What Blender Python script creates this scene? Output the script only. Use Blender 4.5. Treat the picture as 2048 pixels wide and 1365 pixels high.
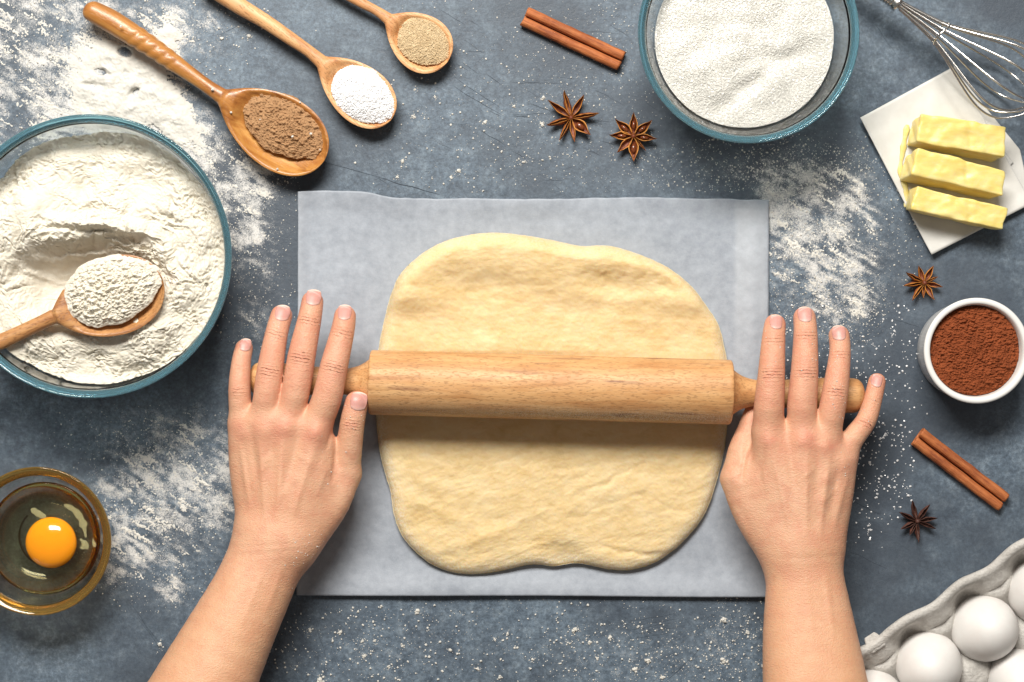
import bpy, math, random
import numpy as np
from mathutils import Vector, Matrix
random.seed(7); RNG = np.random.default_rng(7)
for o in list(bpy.data.objects): bpy.data.objects.remove(o)
SC = bpy.context.scene
COL = SC.collection
PI = math.pi
# ------------------------------------------------------------------ camera, world, light
H = 1.5          # camera height above the tabletop, metres
S = 0.0004       # metres of tabletop per photo pixel
cam = bpy.data.cameras.new("camera"); camo = bpy.data.objects.new("camera", cam); COL.objects.link(camo)
camo.location = (0, 0, H); camo.rotation_euler = (0, 0, 0)
cam.sensor_width = 36; cam.lens = 36 * H / (2048 * S); cam.clip_start = .05; cam.clip_end = 50
SC.camera = camo
W = bpy.data.worlds.new("World"); SC.world = W; W.use_nodes = True
bg = W.node_tree.nodes["Background"]; bg.inputs[0].default_value = (1, .93, .86, 1); bg.inputs[1].default_value = .165
def area(name, loc, target, sx, sy, power, col):
    l = bpy.data.lights.new(name, 'AREA'); l.shape = 'RECTANGLE'; l.size = sx; l.size_y = sy; l.energy = power; l.color = col
    o = bpy.data.objects.new(name, l); COL.objects.link(o); o.location = loc
    o.rotation_euler = (Vector(target) - Vector(loc)).to_track_quat('-Z', 'Y').to_euler()
    return o
area("window_light", (-.24, 1.25, 1.66), (0, 0, 0), 1.15, .58, 77, (1, .965, .90))
SC.view_settings.view_transform = 'Standard'; SC.view_settings.look = 'None'
SC.view_settings.exposure = 0; SC.view_settings.gamma = 1
SC.render.engine = 'CYCLES'

# ------------------------------------------------------------------ helpers
def P(px, py, z=0.0):
    k = S * (H - z) / H
    return np.array([(px - 1024) * k, -(py - 682.5) * k, z])
def K(z=0.0): return S * (H - z) / H
_perm = np.random.default_rng(3).permutation(256); _perm = np.concatenate([_perm, _perm, _perm])
_ga = np.random.default_rng(4).random(256) * 2 * PI; _gx = np.cos(_ga); _gy = np.sin(_ga)
def perlin(x, y, seed=0):
    x = np.asarray(x, float) + seed * 37.17; y = np.asarray(y, float) + seed * 91.7
    xi = np.floor(x).astype(int); yi = np.floor(y).astype(int); xf = x - xi; yf = y - yi
    def g(ix, iy, dx, dy):
        h = _perm[_perm[ix & 255] + (iy & 255)]
        return _gx[h] * dx + _gy[h] * dy
    u = xf**3 * (xf * (xf * 6 - 15) + 10); v = yf**3 * (yf * (yf * 6 - 15) + 10)
    a = g(xi, yi, xf, yf); b = g(xi + 1, yi, xf - 1, yf); c = g(xi, yi + 1, xf, yf - 1); d = g(xi + 1, yi + 1, xf - 1, yf - 1)
    return (a + u * (b - a)) * (1 - v) + (c + u * (d - c)) * v
def fbm(x, y, o=4, seed=0, gain=.5):
    s = 0; a = 1; f = 1
    for i in range(o):
        s = s + a * perlin(x * f, y * f, seed + i * 3); a *= gain; f *= 2.03
    return s
def sstep(a, b, x):
    t = np.clip((np.asarray(x, float) - a) / (b - a), 0, 1); return t * t * (3 - 2 * t)
def mesh_data(name, V, F, attrs=None, smooth=True):
    V = np.asarray(V, np.float32); me = bpy.data.meshes.new(name)
    if isinstance(F, np.ndarray):
        n = F.shape[1]; me.vertices.add(len(V)); me.vertices.foreach_set("co", V.ravel())
        me.loops.add(F.size); me.loops.foreach_set("vertex_index", F.astype(np.int32).ravel())
        me.polygons.add(len(F)); me.polygons.foreach_set("loop_start", np.arange(0, F.size, n, dtype=np.int32))
        me.polygons.foreach_set("loop_total", np.full(len(F), n, np.int32)); me.update(calc_edges=True)
    else:
        me.from_pydata(V.tolist(), [], F)
    me.polygons.foreach_set("use_smooth", np.full(len(me.polygons), smooth))
    for k, a in (attrs or {}).items():
        at = me.attributes.new(k, 'FLOAT', 'POINT'); at.data.foreach_set("value", np.asarray(a, np.float32).ravel())
    me.validate(); me.update()
    return me
def mk(name, V, F, mat, parent=None, smooth=True, attrs=None, origin=None):
    V = np.array(V, float).reshape(-1, 3)
    if parent is not None: V = V - np.array(parent["_o"]) if "_o" in parent else V
    elif origin is not None: V = V - np.array(origin)
    me = mesh_data(name, V, F, attrs, smooth); me.materials.append(mat)
    o = bpy.data.objects.new(name, me); COL.objects.link(o)
    if parent is not None: o.parent = parent
    elif origin is not None: o.location = origin
    return o
def tag(o, label=None, cat=None, group=None, kind=None):
    for k, v in (("label", label), ("category", cat), ("group", group), ("kind", kind)):
        if v: o[k] = v
    return o
def thing(name, label, cat, loc, rz=0, group=None):
    o = bpy.data.objects.new(name, None); COL.objects.link(o); o.location = loc; o.rotation_euler = (0, 0, rz); o.empty_display_size = .01
    return tag(o, label, cat, group)
def grid_faces(n, m, wrap_m=False, off=0, flip=False):
    i = np.arange(n - 1)[:, None]; j = np.arange(m if wrap_m else m - 1)[None, :]; j2 = (j + 1) % m
    F = np.stack([i * m + j + 0 * j2, i * m + j2, (i + 1) * m + j2, (i + 1) * m + j + 0 * j2], -1).reshape(-1, 4) + off
    return F[:, ::-1] if flip else F
def tube(path, r, n=8, caps=True):
    path = np.asarray(path, float); m = len(path); r = np.broadcast_to(np.asarray(r, float), (m,))
    T = np.gradient(path, axis=0); T /= np.linalg.norm(T, axis=1)[:, None]
    up = np.array([0, 0, 1.0]) if abs(T[0][2]) < .9 else np.array([1.0, 0, 0])
    N = np.cross(T[0], up); N /= np.linalg.norm(N); Ns = []
    for t in T:
        N = N - t * (N @ t); N = N / np.linalg.norm(N); Ns.append(N)
    Ns = np.array(Ns); B = np.cross(T, Ns); a = np.arange(n) / n * 2 * PI
    V = path[:, None] + r[:, None, None] * (Ns[:, None] * np.cos(a)[None, :, None] + B[:, None] * np.sin(a)[None, :, None])
    V = V.reshape(-1, 3); F = grid_faces(m, n, True).tolist()
    if caps:
        F.append(list(range(n))[::-1]); F.append([(m - 1) * n + k for k in range(n)])
    return V, F
def join(parts):
    V = []; F = []; o = 0
    for v, f in parts:
        V.append(v); F += [[i + o for i in q] for q in f]; o += len(v)
    return np.concatenate(V), F
def lathe(prof, n=96):
    prof = np.asarray(prof, float); a = np.arange(n) / n * 2 * PI
    V = np.stack([prof[:, 0, None] * np.cos(a), prof[:, 0, None] * np.sin(a), prof[:, 1, None] + 0 * a], -1).reshape(-1, 3)
    F = grid_faces(len(prof), n, True).tolist()
    return V, F
def catmull(pts, per=8, closed=True):
    p = np.asarray(pts, float); n = len(p); out = []
    rng = range(n) if closed else range(n - 1)
    for i in rng:
        if closed: a, b, c, d = p[(i - 1) % n], p[i], p[(i + 1) % n], p[(i + 2) % n]
        else: a, b, c, d = p[max(i - 1, 0)], p[i], p[i + 1], p[min(i + 2, n - 1)]
        for k in range(per):
            t = k / per
            out.append(.5 * ((2 * b) + (-a + c) * t + (2 * a - 5 * b + 4 * c - d) * t * t + (-a + 3 * b - 3 * c + d) * t**3))
    if not closed: out.append(p[-1])
    return np.array(out)

# ------------------------------------------------------------------ materials
class Mat:
    def __init__(s, name, **kw):
        s.m = bpy.data.materials.new(name); s.m.use_nodes = True; s.nt = s.m.node_tree
        s.b = s.nt.nodes["Principled BSDF"]; s.out = s.nt.nodes["Material Output"]; s.set(**kw)
        s.tc = None
    def set(s, **kw):
        for k, v in kw.items():
            k = k.replace("_", " "); i = s.b.inputs[k]
            if isinstance(v, bpy.types.NodeSocket): s.nt.links.new(v, i)
            else: i.default_value = (*v, 1) if isinstance(v, tuple) and len(v) == 3 and i.type == 'RGBA' else v
        return s
    def n(s, typ, ins=None, out=0, **props):
        nd = s.nt.nodes.new(typ)
        for k, v in props.items(): setattr(nd, k, v)
        for k, v in (ins or {}).items():
            i = nd.inputs[k]
            if isinstance(v, bpy.types.NodeSocket): s.nt.links.new(v, i)
            else: i.default_value = (*v, 1) if isinstance(v, tuple) and len(v) == 3 and i.type == 'RGBA' else v
        return nd.outputs[out]
    def obj(s, scale=(1, 1, 1), rot=(0, 0, 0)):
        if s.tc is None: s.tc = s.nt.nodes.new("ShaderNodeTexCoord")
        return s.n("ShaderNodeMapping", {"Vector": s.tc.outputs["Object"], "Scale": scale, "Rotation": rot})
    def noise(s, sc, det=4, rough=.55, vec=None, dist=0, out=0):
        return s.n("ShaderNodeTexNoise", {"Vector": vec or s.obj(), "Scale": sc, "Detail": det, "Roughness": rough, "Distortion": dist}, out)
    def ramp(s, fac, stops):
        nd = s.nt.nodes.new("ShaderNodeValToRGB"); s.nt.links.new(fac, nd.inputs[0]); e = nd.color_ramp.elements
        while len(e) < len(stops): e.new(.5)
        for el, (p, c) in zip(e, stops):
            el.position = p; el.color = (*c, 1) if isinstance(c, tuple) else (c, c, c, 1)
        return nd.outputs[0]
    def mix(s, f, a, b, mode='MIX'):
        nd = s.nt.nodes.new("ShaderNodeMix"); nd.data_type = 'RGBA'; nd.blend_type = mode
        for i, v in ((0, f), (6, a), (7, b)):
            if isinstance(v, bpy.types.NodeSocket): s.nt.links.new(v, nd.inputs[i])
            else: nd.inputs[i].default_value = (*v, 1) if isinstance(v, tuple) else v
        return nd.outputs[2]
    def math(s, op, a, b=0.0, c=None):
        nd = s.nt.nodes.new("ShaderNodeMath"); nd.operation = op
        for i, v in enumerate((a, b) if c is None else (a, b, c)):
            if isinstance(v, bpy.types.NodeSocket): s.nt.links.new(v, nd.inputs[i])
            else: nd.inputs[i].default_value = v
        return nd.outputs[0]
    def attr(s, name): return s.n("ShaderNodeAttribute", {}, 2, attribute_name=name)
    def bump(s, h, strength=.5, dist=.001, normal=None):
        ins = {"Height": h, "Strength": strength, "Distance": dist}
        if normal is not None: ins["Normal"] = normal
        v = s.n("ShaderNodeBump", ins); s.set(Normal=v); return v

# tabletop
mt = Mat("painted_slate", Roughness=.55)
n1 = mt.noise(9, 6, .6); n2 = mt.noise(75, 8, .78, dist=.25); n3 = mt.noise(330, 6, .8)
c = mt.ramp(n1, [(.32, (.036, .048, .068)), (.50, (.086, .118, .155)), (.70, (.150, .196, .246))])
c = mt.mix(.62, c, mt.ramp(n2, [(.32, (.040, .056, .080)), (.5, (.108, .146, .190)), (.68, (.235, .292, .345))]))
c = mt.mix(.6, c, mt.ramp(n3, [(.36, .2), (.5, .52), (.66, .95)]), 'OVERLAY')
blot = mt.noise(4.5, 4, .6, vec=mt.obj((1, 1.3, 1)))
c = mt.mix(mt.ramp(blot, [(.42, .0), (.60, .85)]), c, (.045, .058, .078))
film = mt.attr("film")
fn = mt.noise(900, 4, .75); fn2 = mt.noise(150, 4, .7)
ff = mt.math('MULTIPLY_ADD', mt.math('ADD', mt.math('MULTIPLY', mt.math('SUBTRACT', fn, .5), 1.3), mt.math('SUBTRACT', fn2, .5)), 2.2, mt.math('MULTIPLY', film, 1.0))
ff = mt.ramp(mt.math('SUBTRACT', ff, .22), [(0, 0.), (.85, 1.)])
ff = mt.math('MULTIPLY', ff, mt.math('MINIMUM', mt.math('MULTIPLY', film, 1.8), .86))
c = mt.mix(ff, c, (.72, .70, .67))
mt.set(Base_Color=c, Roughness=mt.ramp(n2, [(.3, .42), (.7, .62)]))
bn = mt.bump(mt.math('ADD', n2, mt.math('MULTIPLY', n3, .35)), .5, .0009)

def powder(name, col, dark, spec=.2, sc=900, bd=.0006, rough=.95):
    m = Mat(name, Roughness=rough, Specular_IOR_Level=spec)
    a = m.noise(sc, 4, .7); b = m.noise(sc / 8, 4, .6)
    m.set(Base_Color=m.mix(m.ramp(b, [(.35, .55), (.6, 0.)]), col, dark)); m.bump(a, .6, bd); return m
m_flour = powder("wheat_flour", (.735, .69, .595), (.65, .59, .475), bd=.0004)
m_flour.set(Subsurface_Weight=.15, Subsurface_Radius=(.002, .0018, .0014), Subsurface_Scale=1.0)
m_dust = powder("flour_dust", (.67, .65, .60), (.58, .555, .505), sc=1400, bd=.0003)
m_cocoa = powder("cocoa_powder", (.27, .070, .024), (.14, .034, .012), sc=1200)
m_spice = powder("ground_spice", (.42, .245, .125), (.27, .14, .065), sc=1300)
m_yeast = powder("dry_yeast", (.66, .52, .33), (.50, .37, .21), sc=1500)
m_sugar = Mat("sugar_crystals", Base_Color=(.76, .745, .70), Roughness=.2, Specular_IOR_Level=.6, Subsurface_Weight=.2, Subsurface_Radius=(.002, .002, .002), Subsurface_Scale=1.0)
m_sugarw = Mat("white_sugar", Base_Color=(.82, .82, .83), Roughness=.2, Specular_IOR_Level=.6)

def wood(name, light, mid, dark, grain=1.0, rough=.45, pores=True, coat=0, ax=(1, 14, 14)):
    m = Mat(name, Roughness=rough, Coat_Weight=coat, Coat_Roughness=.25)
    v = m.obj(tuple(a * grain for a in ax))
    a = m.noise(9, 5, .6, vec=v, dist=.8)
    c = m.ramp(a, [(.30, dark), (.48, mid), (.68, light)])
    v2 = m.obj((1, 4.5, 4.5)); p = m.noise(230, 2, .5, vec=v2)
    fl = m.ramp(p, [(.38, 1.), (.44, 0.)])
    b = m.noise(30, 3, .6, vec=m.obj((.6, 2.5, 2.5)))
    c = m.mix(m.ramp(b, [(.3, .5), (.55, 0.)]), c, mid, 'MULTIPLY')
    if pores: c = m.mix(m.math('MULTIPLY', fl, .55), c, tuple(q * .62 for q in dark))
    m.set(Base_Color=c); m.bump(m.math('SUBTRACT', a, m.math('MULTIPLY', fl, .8)), .35, .0004)
    m.fl = fl; m.c = c
    return m
m_pin = wood("beech_wood", (.70, .415, .195), (.62, .345, .145), (.50, .245, .092), 1.3, .52)
# the darker streaks and the band of flour dust on the barrel
sv = m_pin.obj((1, 9, 9), (0, 0, 0)); st = m_pin.noise(14, 3, .6, vec=sv, dist=.3)
gm = m_pin.noise(4, 2, .5, vec=m_pin.obj((2.2, 9, 9)))
cs = m_pin.mix(m_pin.math('MULTIPLY', m_pin.ramp(st, [(.57, 0.), (.66, 1.)]), m_pin.ramp(gm, [(.46, 0.), (.58, .75)])), m_pin.c, (.20, .075, .04))
fd = m_pin.ramp(m_pin.noise(1100, 3, .85), [(.50, 0.), (.58, 1.)])
fband = m_pin.attr("dust")
cs = m_pin.mix(m_pin.math('MULTIPLY', fd, fband), cs, (.80, .66, .48))
m_pin.set(Base_Color=cs)
m_handle = wood("beech_handle", (.70, .415, .195), (.61, .335, .14), (.48, .23, .085), 1.2, .52)
m_spoonA = wood("olive_wood", (.60, .31, .085), (.46, .195, .045), (.22, .072, .014), .9, .36, False, .2)
m_spoonB = wood("cherry_wood", (.76, .475, .24), (.67, .37, .165), (.48, .22, .085), .8, .5)
m_spoonC = wood("pear_wood", (.76, .46, .23), (.66, .35, .155), (.48, .22, .085), .8, .5)
m_spoonD = wood("oak_spoon_wood", (.58, .315, .130), (.47, .225, .085), (.28, .110, .04), .9, .38)

m_paper = Mat("baking_parchment", Roughness=.62)
a = m_paper.noise(110, 6, .75); b = m_paper.noise(11, 4, .6); g = m_paper.noise(900, 3, .6)
c = m_paper.ramp(m_paper.math('ADD', m_paper.math('MULTIPLY', a, .6), m_paper.math('MULTIPLY', b, .4)), [(.34, (.245, .272, .318)), (.5, (.315, .345, .395)), (.66, (.385, .418, .472))])
c = m_paper.mix(m_paper.attr("pale"), c, (.66, .68, .70))
m_paper.set(Base_Color=c); m_paper.bump(m_paper.math('ADD', g, m_paper.math('MULTIPLY', a, 2.)), .25, .0004)
m_wax = Mat("wax_paper", Roughness=.5)
a = m_wax.noise(30, 5, .6); m_wax.set(Base_Color=m_wax.ramp(a, [(.3, (.56, .55, .52)), (.7, (.70, .69, .66))])); m_wax.bump(a, .2, .001)

m_dough = Mat("yeast_dough", Roughness=.62, Specular_IOR_Level=.3, Subsurface_Weight=.5, Subsurface_Radius=(.008, .005, .002), Subsurface_Scale=1.0)
a = m_dough.noise(28, 6, .65, vec=m_dough.obj((1, 1.7, 1), (0, 0, -.3)), dist=.5); b = m_dough.noise(110, 5, .65, vec=m_dough.obj((1, 1.3, 1), (0, 0, .35)), dist=.4); g = m_dough.noise(700, 4, .7)
c = m_dough.ramp(m_dough.math('ADD', m_dough.math('MULTIPLY', a, .55), m_dough.math('MULTIPLY', b, .45)), [(.30, (.61, .43, .19)), (.48, (.705, .535, .285)), (.68, (.76, .62, .375))])
c = m_dough.mix(m_dough.math('MULTIPLY', m_dough.math('MULTIPLY', m_dough.attr("floury"), .55), m_dough.ramp(g, [(.42, 0.), (.6, .9)])), c, (.86, .82, .72))
m_dough.set(Base_Color=c); m_dough.bump(m_dough.math('ADD', b, m_dough.math('MULTIPLY', g, .30)), .35, .0010)

m_skin = Mat("skin", Roughness=.44, Specular_IOR_Level=.4, Subsurface_Weight=.15, Subsurface_Radius=(.006, .0022, .0012), Subsurface_Scale=1.0)
a = m_skin.noise(70, 5, .65); b = m_skin.noise(14, 3, .6); red = m_skin.attr("red")
c = m_skin.ramp(b, [(.3, (.63, .340, .205)), (.7, (.72, .425, .278))])
c = m_skin.mix(m_skin.ramp(a, [(.38, .50), (.58, 0.)]), c, (.59, .255, .160))
c = m_skin.mix(m_skin.math('MULTIPLY', red, m_skin.ramp(m_skin.noise(180, 4, .7), [(.3, .35), (.65, 1.)])), c, (.68, .225, .160))
c = m_skin.mix(m_skin.attr("tan"), c, (.66, .36, .185))
s_ = m_skin.attr("crease_s"); cm = m_skin.attr("crease_m")
wob = m_skin.noise(260, 3, .6)
w = m_skin.math('SINE', m_skin.math('ADD', m_skin.math('MULTIPLY', s_, 2 * PI / .0024), m_skin.math('MULTIPLY', wob, 7.)))
crease = m_skin.math('MULTIPLY', m_skin.math('POWER', m_skin.math('MAXIMUM', w, 0.), 2.), cm)
c = m_skin.mix(m_skin.math('MULTIPLY', crease, .26), c, (.42, .150, .095))
vor = m_skin.n("ShaderNodeTexVoronoi", {"Vector": m_skin.obj((1, 1.5, 1)), "Scale": 900.0, "Randomness": 1.0}, 0)
hgt = m_skin.math('SUBTRACT', m_skin.math('MULTIPLY', vor, .28), m_skin.math('MULTIPLY', crease, 1.0))
fine = m_skin.noise(320, 4, .7, vec=m_skin.obj((1, 2.2, 1)))
hgt = m_skin.math('ADD', hgt, m_skin.math('MULTIPLY', fine, .7))
m_skin.set(Base_Color=c); m_skin.bump(hgt, .9, .0008)
m_nail = Mat("fingernail", Roughness=.42, Subsurface_Weight=.15, Subsurface_Radius=(.004, .002, .001), Subsurface_Scale=1.0)
t = m_nail.attr("tipness")
m_nail.set(Base_Color=m_nail.ramp(t, [(0, (.70, .43, .37)), (.25, (.60, .29, .25)), (.9, (.60, .29, .245)), (.97, (.70, .50, .40))]))

def glass(name, col, dens=0, ior=1.47):
    m = Mat(name, Base_Color=col, Roughness=.0, Transmission_Weight=1.0, IOR=ior)
    if dens:
        v = m.n("ShaderNodeVolumeAbsorption", {"Color": dens[0], "Density": dens[1]}); m.nt.links.new(v, m.out.inputs["Volume"])
    return m
m_glass = glass("teal_glass", (.93, .98, 1.0), ((.2, .6, .7), 10.))
m_rim = Mat("edge_light_tint_rim", Base_Color=(.34, .66, .78), Roughness=.02, Transmission_Weight=.86, IOR=1.47)  # light piped to the glass edge, put into a part-diffuse teal colour
m_rim2 = Mat("yolk_refraction_tint_rim", Base_Color=(.72, .46, .12), Roughness=.02, Transmission_Weight=.88, IOR=1.47)  # clear rim; the yolk's orange refraction is painted in as amber
m_glass2 = glass("yolk_tinted_glass", (1, .99, .96), ((.85, .50, .10), 16.))  # clear wall; amber absorption stands in for yolk colour refracted through it
m_white = glass("egg_white", (1, .99, .86), ((.85, .80, .20), 16.), 1.35)
m_yolk = Mat("egg_yolk", Base_Color=(.95, .33, .008), Roughness=.12, Subsurface_Weight=.25, Subsurface_Radius=(.01, .005, .001), Subsurface_Scale=1.0, Coat_Weight=.5)
m_chal = Mat("chalaza", Base_Color=(.74, .68, .34), Roughness=.35, Alpha=.22)
m_porc = Mat("white_porcelain", Base_Color=(.80, .79, .77), Roughness=.22, Coat_Weight=.3)
m_egg = Mat("eggshell", Roughness=.48, Subsurface_Weight=.1, Subsurface_Radius=(.003, .002, .002), Subsurface_Scale=1.0)
a = m_egg.noise(60, 4, .6); m_egg.set(Base_Color=m_egg.ramp(a, [(.3, (.72, .69, .665)), (.7, (.77, .755, .735))])); m_egg.bump(m_egg.noise(1300, 2, .5), .15, .0003)
m_pulp = Mat("moulded_pulp", Roughness=.95)
a = m_pulp.noise(420, 5, .75); b = m_pulp.noise(60, 4, .6)
m_pulp.set(Base_Color=m_pulp.ramp(m_pulp.math('ADD', m_pulp.math('MULTIPLY', a, .5), m_pulp.math('MULTIPLY', b, .5)), [(.34, (.46, .435, .40)), (.5, (.60, .575, .54)), (.65, (.70, .68, .645))])); m_pulp.bump(m_pulp.math('ADD', a, b), 1.0, .0016)
m_butter = Mat("butter", Roughness=.38, Subsurface_Weight=.35, Subsurface_Radius=(.010, .008, .003), Subsurface_Scale=1.0)
a = m_butter.noise(45, 5, .6, vec=m_butter.obj((1, 2, 2)), dist=.8)
m_butter.set(Base_Color=m_butter.ramp(a, [(.30, (.76, .57, .16)), (.5, (.79, .63, .215)), (.72, (.82, .72, .37))])); m_butter.bump(m_butter.noise(60, 5, .6, vec=m_butter.obj((1, 3, 1), (0, 0, .3)), dist=.4), .3, .0012)
m_steel = Mat("steel_wire", Base_Color=(.72, .69, .66), Metallic=1.0, Roughness=.24)
m_anise = Mat("anise_shell", Roughness=.5)
a = m_anise.noise(260, 5, .7); m_anise.set(Base_Color=m_anise.mix(m_anise.attr("lip"), m_anise.ramp(a, [(.35, (.085, .018, .008)), (.65, (.26, .065, .022))]), (.55, .22, .035))); m_anise.bump(a, .7, .0008)
m_anised = Mat("dark_anise_shell", Roughness=.55)
a = m_anised.noise(260, 5, .7); m_anised.set(Base_Color=m_anised.ramp(a, [(.35, (.045, .016, .012)), (.65, (.125, .045, .028))])); m_anised.bump(a, .7, .0008)
m_seed = Mat("anise_seed", Base_Color=(.17, .045, .016), Roughness=.15, Coat_Weight=.5)
m_cin = Mat("cinnamon_bark", Roughness=.7)
a = m_cin.noise(120, 5, .65, vec=m_cin.obj((.35, 3, 3))); b = m_cin.noise(60, 4, .6)
c = m_cin.mix(.45, m_cin.ramp(a, [(.38, (.17, .038, .010)), (.52, (.42, .125, .034)), (.66, (.54, .205, .070))]), m_cin.ramp(b, [(.40, (.24, .055, .014)), (.6, (.50, .155, .045))]))
m_cin.set(Base_Color=c); m_cin.bump(a, .9, .0012)

# ------------------------------------------------------------------ flour density (in table pixels of the photo)
def blob(X, Y, cx, cy, rx, ry, rot=0, p=1.0):
    c, s = math.cos(math.radians(rot)), math.sin(math.radians(rot))
    dx = X - cx; dy = Y - cy; u = (dx * c + dy * s) / rx; v = (-dx * s + dy * c) / ry
    return np.exp(-(u * u + v * v)**p)
THICK = [(215, 140, 70, 66, 20, 1.0), (290, 205, 90, 45, 30, 1.1), (205, 205, 65, 50, 0, 1.0), (330, 95, 36, 40, 40, .7), (370, 270, 60, 40, 60, .62), (340, 60, 40, 30, 0, .45),
         (300, 150, 95, 45, 35, .8)]
MED = [(60, 110, 120, 120, 20, .62), (110, 30, 150, 60, 0, .55), (400, 60, 70, 60, 0, .45), (30, 220, 90, 60, 0, .5), (130, 200, 80, 60, 0, .45), (460, 480, 60, 70, 0, .4), (300, 30, 80, 40, 0, .35), (500, 350, 60, 60, 0, .35), (220, 1120, 50, 60, 0, .3), (430, 960, 60, 90, 0, .3), (330, 900, 80, 60, 0, .3), (450, 370, 65, 130, -20, .62), (500, 420, 50, 80, 0, .40), (520, 330, 50, 55, 30, .35), (230, 230, 160, 60, 0, .5),
       (330, 985, 110, 75, -10, .66), (400, 900, 90, 60, 0, .34), (285, 1080, 70, 80, 20, .60), (345, 1170, 35, 50, 0, .55), (420, 1030, 60, 80, 0, .40), (260, 990, 70, 60, 0, .42), (300, 850, 130, 40, -10, .22),
       (505, 640, 40, 40, 0, .40), (530, 590, 30, 40, 0, .3),
       (1620, 400, 80, 55, 10, .72), (1660, 480, 110, 60, 30, .62), (1590, 480, 70, 80, 0, .60), (1700, 410, 50, 70, -25, .48), (1720, 480, 35, 60, 0, .40), (1610, 560, 80, 45, 10, .55), (1690, 590, 60, 70, 20, .62), (1570, 420, 50, 60, 0, .5),
       (1500, 350, 110, 22, 8, .30), (1600, 340, 90, 30, 10, .38), (1570, 390, 40, 30, 0, .35), (1700, 620, 40, 30, 0, .2),
       (1230, 1330, 160, 45, 0, .16), (1450, 1290, 60, 60, 0, .18), (760, 1300, 160, 60, 0, .11)]
HOLES = [(203, 146, 17, 9, 10, 1.2), (222, 155, 7, 10, 20, .9), (192, 172, 25, 7, 5, 1.3), (268, 186, 18, 9, -35, 1.4), (250, 106, 14, 9, 20, 1.5), (215, 190, 22, 18, 0, .35), (275, 205, 16, 26, 0, .35)]
def dens(X, Y):
    D = 0
    for b in MED: D = D + b[5] * blob(X, Y, *b[:5])
    T = 0
    for b in THICK: T = T + b[5] * blob(X, Y, *b[:5], 1.4)
    Hh = 0
    for b in HOLES: Hh = Hh + b[5] * blob(X, Y, *b[:5], 1.5)
    return D, T, Hh

# tabletop: slab with a finely divided top so that the film of flour can follow its own outline
nx, ny = 620, 430
xs = np.linspace(-.47, .47, nx); ys = np.linspace(-.33, .33, ny)
xs = np.concatenate([[-1.0], xs, [1.0]]); ys = np.concatenate([[-.75], ys, [.75]]); nx += 2; ny += 2
Y, X = np.meshgrid(ys, xs); PX = X / S + 1024; PY = -Y / S + 682.5
D, T, Hh = dens(PX, PY)
wn = fbm(PX / 60, PY / 60, 4, 5)
sk_ = fbm((PX * .85 + PY * .5) / 55, (-PX * .5 + PY * .85) / 13, 4, 61)
D = D * np.clip(1 + 1.5 * sk_, .15, 2)
film_v = np.clip((np.minimum(D, .8) * .72 + T * .85) * (1 + 1.3 * wn) - Hh * .6, 0, 1)
V = np.stack([X, Y, 0 * X], -1).reshape(-1, 3); F = grid_faces(nx, ny, flip=True)
base = len(V); cor = np.array([[-1, -.75, -.03], [1, -.75, -.03], [1, .75, -.03], [-1, .75, -.03]], float)
top = mk("tabletop", V, F, mt.m, attrs={"film": film_v}, smooth=False)
tag(top, "dark blue grey mottled stone-look tabletop dusted with flour", None, None, "structure")
sv_, sf_ = [], []
e = np.array([[-1, -.75, -.0005], [1, -.75, -.0005], [1, .75, -.0005], [-1, .75, -.0005]], float)
mk("tabletop_slab", np.concatenate([e, cor]), [[0, 1, 5, 4], [1, 2, 6, 5], [2, 3, 7, 6], [3, 0, 4, 7], [7, 6, 5, 4]], mt.m, parent=top, smooth=False)

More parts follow.
